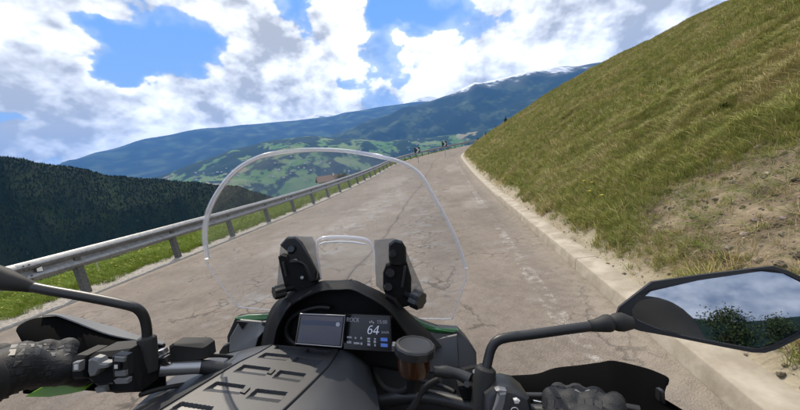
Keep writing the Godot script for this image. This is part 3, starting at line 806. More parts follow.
func house(called: String, c: Vector3, turn: float, w: float, d: float, h: float, label: String, group := "", eaves := 0.7) -> Node3D:
	var t := thing(called, c, label, "house", group); t.rotation.y = turn
	var s := Soup.new(); var x := w / 2; var z := d / 2
	var box := [Vector3(-x, -1.5, -z), Vector3(x, -1.5, -z), Vector3(x, -1.5, z), Vector3(-x, -1.5, z)]; var top := []
	for p in box: top.append(Vector3(p.x, h, p.z))
	loft(s, [PackedVector3Array(box), PackedVector3Array(top)])
	var rh := d * 0.32
	s.tri(Vector3(-x, h, -z), Vector3(-x, h + rh, 0), Vector3(-x, h, z)); s.tri(Vector3(x, h, -z), Vector3(x, h, z), Vector3(x, h + rh, 0))
	obj("wall", s.mesh(20), M.plaster, t)
	s = Soup.new(); var e := eaves
	for k in [-1, 1]:
		plate(s, [Vector3(-x - e, h + rh + 0.05, 0), Vector3(x + e, h + rh + 0.05, 0), Vector3(x + e, h - e * 0.64 + 0.05, k * (z + e)), Vector3(-x - e, h - e * 0.64 + 0.05, k * (z + e))], Vector3(0, 0.22, 0), 0.02)
	obj("roof", s.mesh(20), M.roof, t)
	return t

func build_far_things():
	M.leaf = vmat(0.8); M.leaf.backlight_enabled = true; M.leaf.backlight = Color(0.3, 0.3, 0.3); M.plaster = mat(0.62, 0.58, 0.50, 0.9); M.roof = grain(0.05, Color(0.085, 0.050, 0.036), Color(0.16, 0.105, 0.08), 4, 0.15, 0.9, 0.2)
	rng.seed = 300
	# chevron boards on the outside of the bend
	for i in 2:
		var c: Vector3 = [V(418, 157, 36.0), V(445, 150, 41.0)][i]
		var t := thing("chevron_sign", c - Vector3(0, 1.0, 0), ["black and white chevron board on a post at the bend, farther from the hill", "black and white chevron board on a post at the bend, closer to the hill"][i], "road sign", "chevron boards at the bend")
		var f := Basis(Vector3.UP, 0.12 - 0.1 * i); var s := Soup.new()
		tube(s, [c - Vector3(0, 2.2, 0) - f.z * 0.04, c + Vector3(0, 1.0, 0) - f.z * 0.04], 0.035, 8); put("post", s, mat(0.3, 0.3, 0.3, 0.5), t)
		s = Soup.new(); rbox(s, c + Vector3(0, 0.75, 0), f, Vector3(0.62, 0.62, 0.03), 0.01); put("board", s, mat(0.02, 0.02, 0.022, 0.5), t)
		s = Soup.new(); var m := c + Vector3(0, 0.75, 0) + f.z * 0.018
		plate(s, [m + f * Vector3(-0.18, 0.28, 0), m + f * Vector3(0.03, 0.28, 0), m + f * Vector3(0.26, 0, 0), m + f * Vector3(0.03, -0.28, 0), m + f * Vector3(-0.18, -0.28, 0), m + f * Vector3(0.06, 0, 0)], f.z * 0.004, 0.001); put("arrow", s, mat(0.5, 0.5, 0.5, 0.5), t)
	# farmhouse below the road
	var fc := V(330, 183, 185.0)
	var fh := house("farmhouse", fc - Vector3(0, 2.6, 0), 0.5, 12, 8, 4.2, "farmhouse with a brown roof just below the road", "", 1.2)
	var s := Soup.new(); rbox(s, Vector3(2.5, 7.0, 0.8), Basis.IDENTITY, Vector3(0.7, 1.8, 0.7), 0.05); obj("chimney", s.mesh(20), M.plaster, fh.get_node("roof"))
	for i in 3:
		s = Soup.new(); rbox(s, Vector3(-3.5 + 3.5 * i, 2.4, 4.03), Basis.IDENTITY, Vector3(1.1, 1.3, 0.08), 0.02); obj("window", s.mesh(20), mat(0.03, 0.035, 0.04, 0.2), fh)
	for p in [[346, 181, 95.0, 9.0, "round leafy tree right behind the farmhouse roof"], [356, 178, 105.0, 8.0, "second leafy tree behind the farmhouse, farther from its chimney"], [310, 198, 100.0, 8.0, "dark leafy tree beside the farmhouse on the valley side"], [296, 203, 120.0, 11.0, "leafy tree apart from the farmhouse on the valley side"]]:
		broadleaf(V(p[0], p[1], p[2]) - Vector3(0, p[3] * 0.75, 0), p[3], p[4], Color(0.030, 0.055, 0.018))
	# small trees along the top of the bank, and at the bend
	for p in [[506, 124, 40.0, 2.3, "tallest small conifer on the skyline of the bank"], [496, 131, 42.0, 1.6, "small conifer on the skyline, second from the top"], [486, 137, 44.0, 1.5, "small conifer on the skyline, third from the top"], [478, 142, 46.0, 1.4, "lowest small conifer on the skyline above the bend"]]:
		conifer(V(p[0], p[1], p[2]) - Vector3(0, p[3] * 0.6, 0), p[3], p[4], "small conifers on the skyline")
	# trees behind the rider, which the mirror shows
	for p in [[0, 74, 12, "tall leafy tree behind the rider that the right mirror shows"], [-24, 88, 12, "leafy tree behind the rider past the outside of the road"], [12, 130, 16, "leafy tree far behind the rider above the others"], [-40, 90, 14, "leafy tree behind the rider on the valley slope"], [-46, 60, 12, "low leafy tree behind the rider nearest the guard rail"], [-30, 120, 18, "tallest leafy tree behind the rider"]]:
		var q := Vector3(p[0], 0, p[1])
		broadleaf(Vector3(q.x, -4.0, q.z), p[2], p[3], Color(0.04, 0.065, 0.02), "trees behind the rider")
	# villages across the valley
	var first := true; var proto: Node3D
	rng.seed = 88
	for i in 70:
		var cl: Array = [[290, 172], [330, 165], [250, 178], [370, 150], [215, 175], [420, 148], [300, 160]][i % 7]
		var b := bearing(cl[0] + rng.randf_range(-22, 22), cl[1] + rng.randf_range(-9, 9))
		var q := EYE + Vector3(sin(b.x), b.y, -cos(b.x)) * 2800.0
		q = drop(q, b)
		if q == Vector3.ZERO: continue
		if first:
			proto = house("village_house", q, rng.randf() * 3.0, 14, 11, 7, "tiny pale house in the villages across the valley", "houses in the far villages"); first = false
		else:
			var c := proto.duplicate(); c.name = numbered("village_house"); add_child(c); c.position = q; c.rotation.y = rng.randf() * 3.0; c.scale = Vector3.ONE * rng.randf_range(0.8, 1.4)

func drop(_q: Vector3, b: Vector2) -> Vector3:     # where that line of sight meets the farmed slope
	var f = slope_mesh
	if f == null: return Vector3.ZERO
	var t := 0.0
	while t < 1.0:
		var p: Vector3 = f.call(b.x, t)
		var r := Vector2(p.x, p.z).length()
		if p.y >= 1.5 + b.y * r: return p
		t += 0.004
	return Vector3.ZERO
# ---------------------------------------------------------------- the motorcycle
func P(a: Array) -> Array:                 # points given as seen: x, y, distance
	var o := []
	for q in a: o.append(V(q[0], q[1], q[2]))
	return o

func PD(a: Array, d: float) -> Array:
	var o := []
	for q in a: o.append(V(q[0], q[1], d))
	return o

func meet(x: float, y: float, pl: Plane) -> Vector3:
	var h = pl.intersects_ray(EYE, ray(x, y))
	return h if h != null else V(x, y, 0.5)

func away(d: float) -> Vector3: return B * Vector3(0, 0, -d)

func one(called: String, poly: Array, depth: Vector3, bevel: float, m: Material, parent: Node) -> MeshInstance3D:
	var s := Soup.new(); plate(s, poly, depth, bevel); return put(called, s, m, parent, 30)

func rod(called: String, pts, rad, m: Material, parent: Node, sides := 14) -> MeshInstance3D:
	var s := Soup.new(); tube(s, pts, rad, sides); return put(called, s, m, parent, 50)

func text(called: String, words: String, at: Vector3, bs: Basis, high: float, m: Material, parent: Node, slant := 0.0):
	var t := TextMesh.new(); t.text = words; t.font_size = 32; t.pixel_size = high / 23.0; t.depth = 0.0006
	var f := SystemFont.new(); f.font_names = PackedStringArray(["Droid Sans"]); t.font = f
	t.horizontal_alignment = HORIZONTAL_ALIGNMENT_CENTER; t.vertical_alignment = VERTICAL_ALIGNMENT_CENTER
	var o := obj(called, t, m, parent)
	var org := Vector3.ZERO; var n := parent
	while n != self:
		org += (n as Node3D).position; n = n.get_parent()
	o.transform = Transform3D(Basis(bs.x, bs.y + bs.x * slant, bs.z), at - org)

func build_motorcycle():
	M.black = mat(0.006, 0.006, 0.007, 0.6); M.black.metallic_specular = 0.3; M.deep = mat(0.0016, 0.0016, 0.0017, 0.85); M.deep.metallic_specular = 0.15
	M.gloss = mat(0.010, 0.010, 0.011, 0.22)
	M.satin = mat(0.013, 0.0135, 0.015, 0.42)
	M.tank = mat(0.030, 0.033, 0.039, 0.38); M.tank.metallic_specular = 0.6
	M.pad = grain(0.25, Color(0.028, 0.030, 0.034), Color(0.038, 0.040, 0.045), 61, 6.0, 0.50, 0.10)
	M.rubber = mat(0.012, 0.012, 0.012, 0.7)
	M.green = mat(0.012, 0.085, 0.020, 0.3); M.lime = mat(0.16, 0.36, 0.02, 0.35)
	M.lit_grey = grain(0.2, Color(0.10, 0.102, 0.105), Color(0.13, 0.132, 0.135), 62, 4.0, 0.55, 0.12)
	M.alu = mat(0.30, 0.30, 0.31, 0.32, 0.8); M.chrome = mat(0.62, 0.62, 0.63, 0.18, 1.0)
	M.button = mat(0.13, 0.135, 0.14, 0.5); M.mark = mat(0.55, 0.55, 0.55, 0.5)
	M.clear = mat(0.86, 0.88, 0.90, 0.04); M.clear.transparency = BaseMaterial3D.TRANSPARENCY_ALPHA; M.clear.albedo_color.a = 0.12
	M.edge = mat(0.80, 0.80, 0.86, 0.22); M.edge.transparency = BaseMaterial3D.TRANSPARENCY_ALPHA; M.edge.albedo_color.a = 0.42
	M.smoke = mat(0.30, 0.31, 0.32, 0.12); M.smoke.transparency = BaseMaterial3D.TRANSPARENCY_ALPHA; M.smoke.albedo_color.a = 0.42
	var foot := V(345, 380, 0.52); foot.y = 0
	var bike := thing("motorcycle", foot, "dark grey touring motorcycle with a tall clear windscreen, ridden along the road", "motorcycle")
	build_tank(bike); build_screen(bike); build_dash(bike); build_bars(bike); build_mirrors(bike); build_running_gear(bike, foot)

func build_tank(bike: Node3D):
	var a := V(272, 345, 0.60); var b := V(340, 350, 0.585); var c := V(200, 412, 0.42)
	var top := Plane(a, b, c)
	if top.normal.y < 0: top = Plane(-top.normal, -top.d)
	var n := top.normal
	# stations from the rider forwards: outline, left seam, right seam, right outline
	var st := [[[84, 452], [114, 437], [258, 437], [386, 440]], [[132, 410], [180, 397], [300, 397], [379, 406]], [[159, 387], [213, 377], [318, 379], [377, 393]], [[186, 369.5], [238, 362], [330, 366], [373, 380]], [[214, 357], [258, 352.5], [336, 357], [369, 366]], [[237, 351.5], [272, 344.5], [340, 349.5], [358, 354]]]
	var rings := []
	for q in st:
		var l := meet(q[1][0], q[1][1], top); var r := meet(q[2][0], q[2][1], top)
		var dl := (B.inverse() * (l - EYE)).z * -1; var dr := (B.inverse() * (r - EYE)).z * -1
		var lo := V(q[0][0], q[0][1], dl + 0.030); var ro := V(q[3][0], q[3][1], dr + 0.045)
		var mid := V(lerpf(q[0][0], q[1][0], 0.55), lerpf(q[0][1], q[1][1], 0.55) - 1.0, dl + 0.010)
		var rm := V(lerpf(q[2][0], q[3][0], 0.45), lerpf(q[2][1], q[3][1], 0.30) - 1.0, dr + 0.004); var rm2 := V(lerpf(q[2][0], q[3][0], 0.80), lerpf(q[2][1], q[3][1], 0.68), dr + 0.016)
		rings.append(PackedVector3Array([lo - n * 0.20 + away(0.04), lo - n * 0.05 + away(0.012), lo, mid, l, l - n * 0.0035, lerp(l, r, 0.04) - n * 0.0035, lerp(l, r, 0.96) - n * 0.0035, r - n * 0.0035, r, lerp(r, rm, 0.5) + n * 0.001, rm, rm2, ro, ro - n * 0.05 + away(0.01), ro - n * 0.20 + away(0.03)]))
	var last := PackedVector3Array()
	for p in rings[5]: last.append(p + away(0.018) - n * 0.012)
	rings.append(last)
	var last2 := PackedVector3Array()
	for p in rings[5]: last2.append(p + away(0.025) - n * 0.09)
	rings.append(last2)
	var sub := []
	for i in rings.size() - 1:
		for k in 4:
			var r := PackedVector3Array()
			for j in rings[0].size():
				var p0: Vector3 = rings[maxi(i - 1, 0)][j]; var p3: Vector3 = rings[mini(i + 2, rings.size() - 1)][j]
				r.append((rings[i][j] as Vector3).cubic_interpolate(rings[i + 1][j], p0, p3, k / 4.0) if i < 4 else (rings[i][j] as Vector3).lerp(rings[i + 1][j], k / 4.0))
			sub.append(r)
	sub.append(rings[rings.size() - 1])
	var s := Soup.new(); loft(s, sub)
	var tank := put("fuel_tank", s, M.tank, bike, 38)
	# the ribbed pad on top, its slots sunk at the front edge and running out towards the rider
	var slots := []
	for q in [[[274, 349], [278, 346], [300, 348.2], [297, 351.2]], [[305, 352.6], [308.5, 349], [331, 351.6], [327, 355.2]], [[257.5, 358], [266, 353], [291, 355.4], [286, 361]], [[291.5, 361.8], [298, 357.2], [322, 360.4], [315.5, 367]], [[233.5, 372.3], [244.4, 365], [270.5, 368.2], [265, 376.2]], [[272.4, 378.4], [280.5, 370.6], [306, 374], [299, 382.6]],
			[[203, 391], [217, 382], [245, 385.8], [239, 394.6]], [[246.6, 398.4], [257, 389.2], [287.5, 392.6], [279, 402.6]], [[168, 411.5], [181, 402.6], [213, 407.6], [206, 417]], [[216, 420.4], [228, 411], [263, 415.4], [255, 425]]]:
		slots.append(PackedVector2Array([Vector2(q[0][0], q[0][1]), Vector2(q[1][0], q[1][1]), Vector2(q[2][0], q[2][1]), Vector2(q[3][0], q[3][1])]))
	var rows := []
	var nv := 300; var nu := 150
	for i in nv + 1:
		var v := 5.0 * i / nv; var k := mini(int(v), 4); var f := v - k
		var l := Vector2(st[k][1][0], st[k][1][1]).lerp(Vector2(st[k + 1][1][0], st[k + 1][1][1]), f); var r := Vector2(st[k][2][0], st[k][2][1]).lerp(Vector2(st[k + 1][2][0], st[k + 1][2][1]), f)
		var row := PackedVector3Array()
		for j in nu + 1:
			var u := 0.018 + 0.964 * j / nu
			var q := l.lerp(r, u)
			var edge := minf(minf(u - 0.018, 0.982 - u) / 0.02, (5.0 - v) / 0.04)
			var h := 0.0012 * sqrt(clampf(edge, 0, 1)) - 0.0006
			if edge <= 0: h = -0.0045
			for sl in slots:
				if Geometry2D.is_point_in_polygon(q, sl):
					var e0: Vector2 = Geometry2D.get_closest_point_to_segment(q, sl[1], sl[2]); var e1: Vector2 = Geometry2D.get_closest_point_to_segment(q, sl[0], sl[3])
					var t := q.distance_to(e0) / (q.distance_to(e0) + q.distance_to(e1) + 1e-5)
					h -= lerpf(0.0085, 0.0006, pow(t, 0.8))
			row.append(meet(q.x, q.y, top) + n * h)
		rows.append(row)
	var org := tank.global_position if tank.is_inside_tree() else bike.position
	for i in rows.size():
		for j in rows[0].size(): rows[i][j] -= bike.position
	obj("tank_pad", grid_mesh(rows), M.pad, tank)
	# small links between the slots
	for q in [[[267, 374.4], [272, 370.2], [275.6, 370.8], [271, 375.4]], [[240, 393.5], [246.5, 388.2], [250.5, 389], [244.4, 395]]]:
		var poly := []
		for p in q: poly.append(meet(p[0], p[1], top) + n * 0.0004)
		one("pad_link", poly, n * 0.0022, 0.0006, M.satin, tank)

func screen_point(u: float, t: float) -> Vector3:
	var k := [[238, 307, 452, 319, 3.0, 0.655, 0.78], [205, 259, 467, 268, 2.0, 0.60, 0.75], [203.5, 216, 451.5, 226, -2, 0.575, 0.715], [222, 182, 433, 192, -7, 0.555, 0.685], [243, 162.5, 418.5, 169, -8, 0.55, 0.665], [268, 152, 393, 157.5, -6.6, 0.548, 0.65]]
	var i := mini(int(t * 5), 4); var f := t * 5 - i; var a := []
	for c in 7:
		var p0: float = k[maxi(i - 1, 0)][c]; var p1: float = k[i][c]; var p2: float = k[i + 1][c]; var p3: float = k[mini(i + 2, 5)][c]
		a.append(cubic_interpolate(p1, p2, p0, p3, f))
	var w := (2 * u - 1) * (2 * u - 1)
	return V(lerpf(a[0], a[2], u), lerpf(a[1], a[3], u) + a[4] * (1 - w), lerpf(a[6], a[5], w))

func build_screen(bike: Node3D):
	var s := Soup.new(); var rows := []
	for i in 31:
		var r := PackedVector3Array()
		for j in 33: r.append(screen_point(j / 32.0, i / 30.0))
		rows.append(r)
	for i in 30:
		for j in 32: s.quad(rows[i][j], rows[i][j + 1], rows[i + 1][j + 1], rows[i + 1][j])
	var screen := put("windscreen", s, M.clear, bike, 60)
	var path := []
	for i in 21: path.append(screen_point(0.0, 0.2 + 0.8 * i / 20.0))
	for j in range(1, 24): path.append(screen_point(j / 24.0, 1.0))
	for i in 21: path.append(screen_point(1.0, 1.0 - 0.8 * i / 20.0))
	for pass_ in 6:
		var q := path.duplicate()
		for i in range(1, path.size() - 1): q[i] = (path[i - 1] + path[i] * 2 + path[i + 1]) / 4
		path = q
	# the polished edge: a pale flat band, with a white line painted as its glint
	s = Soup.new(); var rings := []; var rings2 := []
	var cen := screen_point(0.5, 0.55)
	for i in path.size():
		var t: Vector3 = (path[mini(i + 1, path.size() - 1)] - path[maxi(i - 1, 0)]).normalized()
		var inw: Vector3 = (cen - path[i]); inw = (inw - t * inw.dot(t)).normalized(); var nn := t.cross(inw)
		var w := 0.0028; var h := 0.0018
		var r := PackedVector3Array()
		for q in [[-1, -1], [-0.6, -1.4], [0.6, -1.4], [1, -1], [1, 1], [0.6, 1.4], [-0.6, 1.4], [-1, 1]]: r.append(path[i] + inw * (w * q[0] + w) + nn * h * q[1])
		rings.append(r)
		rings2.append(path[i] + inw * 0.0066 )
	loft(s, rings); put("screen_edge", s, M.edge, screen, 40)
	M.bright = mat(0.85, 0.86, 0.88, 0.3)
	var brad := []
	for i in 44: brad.append(0.0015 * clampf((43 - i) / 14.0, 0.15, 1))
	rod("edge_glint", rings2.slice(0, 44), brad, M.bright, screen, 6)  # white rod painted in as the highlight along the rim
	var low := []
	for i in 11: low.append(screen_point(1.0, 0.2 - 0.2 * i / 10.0))
	for j in range(1, 24): low.append(screen_point(1.0 - j / 24.0, 0.0))
	for i in 11: low.append(screen_point(0.0, 0.2 * i / 10.0))
	rod("lower_edge", low, 0.0017, M.edge, screen, 6)
	# small clear deflector in the middle, with a thick bright top edge
	s = Soup.new(); rows = []
	for i in 13:
		var r := PackedVector3Array(); var t := i / 12.0
		for j in 17:
			var u := j / 16.0; var w := (2 * u - 1) * (2 * u - 1)
			r.append(V(lerpf(lerpf(324, 316.5, t), lerpf(371, 374.5, t), u), lerpf(284, lerpf(237.5, 238.5, u), t) + (3.5 * w * w * w) * t, 0.70 - 0.05 * t - 0.015 * w))
		rows.append(r)
	for i in 12:
		for j in 16: s.quad(rows[i][j], rows[i][j + 1], rows[i + 1][j + 1], rows[i + 1][j])
	var defl := put("wind_deflector", s, M.clear, bike, 60)
	s = Soup.new(); var rim := []
	for q in [[321, 278], [318.2, 262], [316.5, 247], [317.5, 241], [323, 238], [335, 237], [350, 237.4], [362, 238.6], [369, 241], [373, 247], [374.6, 258], [374.4, 273]]: rim.append(V(q[0], q[1], 0.652))
	var sm := smooth_path(rim, 4); var rad := []
	for i in sm.size(): rad.append(0.0014 + 0.0022 * pow(sin(PI * i / (sm.size() - 1.0)), 2))
	tube(s, sm, rad, 8); put("deflector_edge", s, M.edge, defl, 50)
	rod("edge_glint", PD([[319, 244.5], [324, 242.5], [338, 241.5], [352, 242], [366, 244]], 0.650), 0.0016, M.bright, defl, 6)  # painted glint along the top of the deflector
	# tinted wings either side of it
	one("tinted_wing", P([[280, 247, 0.66], [288, 236, 0.655], [312, 236.5, 0.655], [317, 246, 0.655], [322, 279, 0.68], [300, 291, 0.69], [276, 296, 0.69]]), away(0.003), 0.001, M.smoke, bike)
	one("tinted_wing", P([[374, 240, 0.655], [394, 238, 0.655], [404, 246, 0.655], [424, 292, 0.68], [423, 304, 0.69], [400, 304, 0.69], [376, 286, 0.685]]), away(0.003), 0.001, M.smoke, bike)
	# screen carriers with their clamping knobs
	for k in 2:
		var br: MeshInstance3D
		if k == 0:
			br = one("screen_bracket", PD([[277.5, 257], [280.5, 254.5], [286, 256], [288, 261], [300, 262.5], [306, 266], [317, 275], [318, 281], [314, 287], [297, 292], [284.5, 288]], 0.640), away(0.022), 0.003, M.black, bike)
			one("bracket_cap", PD([[279.5, 245], [286, 237.8], [294.5, 236.8], [301.5, 243], [317, 272], [316, 281], [311, 283], [305, 268], [296, 259], [288.5, 260.5], [286.5, 251]], 0.632), away(0.012), 0.003, M.gloss, br)
			rod("bracket_pivot", [V(291.5, 250, 0.633), V(291, 249, 0.622)], [0.008, 0.006], M.gloss, br)
			rod("bracket_slide", PD([[283, 262], [286.5, 276]], 0.632), 0.0022, M.satin, br, 8)
			rod("bracket_arm", smooth_path(PD([[291, 262], [299, 261.5], [306, 266], [311, 277]], 0.632), 5), 0.0018, M.satin, br, 8)
			rod("screw", [V(302, 277.5, 0.636), V(302, 277.5, 0.628)], 0.0032, M.alu, br, 8)
		else:
			br = one("screen_bracket", PD([[383, 273], [386, 265], [400, 262], [407, 263], [411.5, 279], [411, 306], [392, 310], [386, 297], [383, 288]], 0.640), away(0.022), 0.003, M.black, bike)
			one("bracket_cap", PD([[388.8, 244], [395, 239.7], [402, 241.5], [406, 248], [406.5, 262], [400, 267], [390, 266], [388.5, 258]], 0.630), away(0.02), 0.004, M.gloss, br)
			rod("bracket_pivot", [V(393, 254, 0.630), V(393, 254, 0.617)], [0.0075, 0.006], M.gloss, br)
			rod("bracket_pivot", [V(390.5, 273, 0.638), V(390.5, 273, 0.622)], [0.010, 0.008], M.gloss, br)
			rod("bracket_slide", smooth_path(PD([[405, 266], [403, 280], [402, 287]], 0.630), 4), 0.0028, M.satin, br, 8)
			rod("bracket_pivot", [V(388.5, 287, 0.638), V(388.5, 287, 0.618)], [0.009, 0.007], M.gloss, br)
			rod("bracket_arm", PD([[386, 296], [394, 300], [400, 308]], 0.628), 0.006, M.black, br, 8)
		# the knob: a lobed grip on a short shaft
		var c: Vector3 = [V(279, 291.5, 0.625), V(417.5, 299.5, 0.610)][k]; var ax: Vector3 = (B * [Vector3(-0.75, -0.1, 0.65), Vector3(0.75, -0.15, 0.65)][k]).normalized()
		var e1 := ax.cross(Vector3.UP).normalized(); var e2 := ax.cross(e1); var s2 := Soup.new(); var rr := []
		for st in [[-0.011, 0.9], [-0.009, 1.0], [0.007, 1.0], [0.010, 0.86], [0.0102, 0.45]]:
			var ring := PackedVector3Array()
			for m in 28:
				var an := TAU * m / 28; var q: float = (0.0125 if k == 0 else 0.0165) * st[1] * (1.0 + 0.09 * cos(an * 7))
				ring.append(c + ax * st[0] + e1 * cos(an) * q + e2 * sin(an) * q)
			rr.append(ring)
		loft(s2, rr); var kn := put("knob", s2, M.satin, br, 30)
		rod("knob_shaft", [c - ax * 0.03, c - ax * 0.008], 0.006, M.black, kn, 10)

func build_dash(bike: Node3D):
	# cowl over the instruments
	var outer := P([[262, 345, 0.66], [266, 325, 0.66], [271, 311, 0.655], [277, 302.5, 0.655], [286, 295, 0.655], [304, 287.5, 0.655], [321, 282, 0.66], [337, 281.3, 0.66], [354, 281, 0.66], [368, 287, 0.655], [383, 294, 0.65], [397, 304, 0.645], [411, 317, 0.64], [426, 331, 0.64], [441, 347, 0.64]])
	var inner := P([[272, 352, 0.60], [276, 330, 0.60], [284, 313.5, 0.595], [289, 306.5, 0.595], [295, 302, 0.595], [309, 295, 0.595], [324, 290.3, 0.60], [337, 289.6, 0.60], [351, 289.3, 0.60], [363, 294.5, 0.595], [377, 302, 0.59], [390, 312, 0.585], [401, 326, 0.58], [411, 340, 0.58], [420, 354, 0.58]])
	var front := []; var under := []
	for i in outer.size():
		front.append(outer[i] + away(0.09) + Vector3(0, -0.03, 0)); under.append(inner[i] + away(0.05) - (B * Vector3(0, 0.006, 0)))
	var s := Soup.new(); var rows := []
	for r in [front, outer, inner, under]: rows.append(smooth_path(r, 3))
	var mid := PackedVector3Array()
	for i in rows[1].size(): mid.append(rows[1][i].lerp(rows[2][i], 0.5) + B * Vector3(0, 0.0015, 0.001))
	rows.insert(2, mid)
	sheet(s, rows, -0.002)
	var hood := put("dash_cowl", s, M.black, bike, 45)
	rod("cable_tie", [V(349, 281, 0.652), V(352, 279, 0.65)], 0.0008, M.black, hood, 6)
	# dark cavity behind the instruments
	one("dash_housing", P([[264, 352, 0.655], [272, 322, 0.655], [284, 306, 0.655], [310, 293, 0.655], [338, 288, 0.655], [362, 291, 0.65], [390, 308, 0.645], [412, 334, 0.64], [425, 362, 0.63], [400, 385, 0.62], [300, 372, 0.63]]), away(0.02), 0.003, M.black, bike)
	s = Soup.new(); var ring := []      # crescent trim left of the screens
	for q in [[296, 345], [288, 338], [286, 328], [291, 318], [302, 311], [318, 307], [330, 308]]: ring.append(V(q[0], q[1], 0.636))
	tube(s, smooth_path(ring, 5), 0.0055, 10); put("dash_trim", s, M.satin, bike, 50)
	# colour instrument panel
	var tf := P([[343.5, 313.2, 0.592], [391, 315.2, 0.585], [392.4, 352.6, 0.572], [343, 349.5, 0.578]])
	var bx: Vector3 = (tf[1] - tf[0]).normalized(); var bz: Vector3 = bx.cross(tf[0] - tf[3]).normalized(); var by := bz.cross(bx)
	if bz.dot(EYE - tf[0]) < 0: bz = -bz
	var panel := one("instrument_panel", tf, -bz * 0.018, 0.002, M.gloss, bike)
	var face := mat(0.004, 0.005, 0.008, 0.2); face.emission_enabled = true; face.emission = Color(0.05, 0.06, 0.10); face.emission_energy_multiplier = 0.10
	var at := func(u: float, v: float, lift: float) -> Vector3: return tf[0].lerp(tf[1], u).lerp(tf[3].lerp(tf[2], u), v) + bz * lift
	var scr := one("screen_face", [at.call(0.04, 0.06, 0.0004), at.call(0.96, 0.06, 0.0004), at.call(0.96, 0.93, 0.0004), at.call(0.04, 0.93, 0.0004)], bz * 0.0006, 0.0002, face, panel)
	var lit := mat(0.5, 0.52, 0.6, 0.5); lit.emission_enabled = true; lit.emission = Color(0.62, 0.66, 0.78); lit.emission_energy_multiplier = 0.20
	var dim := mat(0.3, 0.3, 0.34, 0.5); dim.emission_enabled = true; dim.emission = Color(0.42, 0.45, 0.55); dim.emission_energy_multiplier = 0.13
	var blue := mat(0.1, 0.2, 0.5, 0.5); blue.emission_enabled = true; blue.emission = Color(0.10, 0.28, 0.85); blue.emission_energy_multiplier = 0.11
	var bs := Basis(bx, by, bz)
	text("screen_text", "ROCK", at.call(0.20, 0.175, 0.0012), bs, 0.0066, dim, scr)
	text("screen_text", "15:00", at.call(0.81, 0.195, 0.0012), bs, 0.0054, dim, scr)
	text("screen_text", "64", at.call(0.62, 0.43, 0.0012), bs, 0.0138, lit, scr, 0.18)
	text("screen_text", "km/h", at.call(0.87, 0.47, 0.0012), bs, 0.0040, dim, scr)
	for q in [[0.55, 0.19], [0.585, 0.17], [0.62, 0.20]]: one("screen_mark", [at.call(q[0], q[1], 0.001), at.call(q[0] + 0.022, q[1], 0.001), at.call(q[0] + 0.022, q[1] + 0.05, 0.001), at.call(q[0], q[1] + 0.05, 0.001)], bz * 0.0004, 0.0001, dim, scr)
	for q in [[0.08, 0.63, 0.10, 0.05], [0.08, 0.76, 0.09, 0.06], [0.24, 0.64, 0.035, 0.05], [0.22, 0.78, 0.12, 0.05], [0.36, 0.63, 0.03, 0.06], [0.36, 0.78, 0.04, 0.06], [0.50, 0.64, 0.06, 0.05], [0.50, 0.71, 0.06, 0.05], [0.50, 0.79, 0.06, 0.06], [0.64, 0.64, 0.035, 0.05], [0.63, 0.71, 0.045, 0.06], [0.64, 0.80, 0.03, 0.06]]:
		one("screen_mark", [at.call(q[0], q[1], 0.001), at.call(q[0] + q[2], q[1], 0.001), at.call(q[0] + q[2], q[1] + q[3], 0.001), at.call(q[0], q[1] + q[3], 0.001)], bz * 0.0004, 0.0001, dim, scr)
	for v in [0.62, 0.77]: one("screen_mark", [at.call(0.77, v, 0.001), at.call(0.91, v, 0.001), at.call(0.91, v + 0.09, 0.001), at.call(0.77, v + 0.09, 0.001)], bz * 0.0004, 0.0001, blue, scr)
	# navigation unit on a mount in front of the left half
	var nf := P([[300.5, 313.8, 0.572], [345, 315.6, 0.565], [341.5, 347, 0.556], [295.5, 343.5, 0.562]])
	var nx: Vector3 = (nf[1] - nf[0]).normalized(); var nz: Vector3 = nx.cross(nf[0] - nf[3]).normalized()
	if nz.dot(EYE - nf[0]) < 0: nz = -nz
	var nav := thing("navigation_unit", (nf[2] + nf[3]) / 2, "flat navigation display with a thin bright frame, left of the lit instrument panel", "navigation display")
	one("case", nf, -nz * 0.012, 0.002, M.satin, nav)
	var nat := func(u: float, v: float, lift: float) -> Vector3: return nf[0].lerp(nf[1], u).lerp(nf[3].lerp(nf[2], u), v) + nz * lift
	var glass := mat(0.020, 0.018, 0.030, 0.16); glass.metallic_specular = 0.6; glass.emission_enabled = true; glass.emission = Color(0.16, 0.15, 0.22); glass.emission_energy_multiplier = 0.16
	var gl := one("display", [nat.call(0.03, 0.04, 0.0003), nat.call(0.97, 0.04, 0.0003), nat.call(0.97, 0.96, 0.0003), nat.call(0.03, 0.96, 0.0003)], nz * 0.0008, 0.0003, glass, nav)
	var band := mat(0.02, 0.03, 0.06, 0.2); band.emission_enabled = true; band.emission = Color(0.08, 0.11, 0.24); band.emission_energy_multiplier = 0.13
	one("display_band", [nat.call(0.05, 0.20, 0.0012), nat.call(0.95, 0.20, 0.0012), nat.call(0.95, 0.36, 0.0012), nat.call(0.05, 0.36, 0.0012)], nz * 0.0003, 0.0001, band, gl)
	var rs := Soup.new(); loft(rs, [circle(nat.call(0.87, 0.29, 0.0014), nx * 0.0036, nz.cross(nx) * 0.0036, 16), circle(nat.call(0.87, 0.29, 0.0018), nx * 0.0036, nz.cross(nx) * 0.0036, 16)]); put("display_symbol", rs, dim, gl)
	rod("frame", [nat.call(0, 0, 0), nat.call(1, 0, 0), nat.call(1, 1, 0), nat.call(0, 1, 0), nat.call(0, 0, 0)], 0.0011, M.alu, nav, 6)
	rod("mount", [nat.call(0.5, 0.7, -0.012), nat.call(0.55, 0.9, -0.05)], 0.008, M.black, nav)
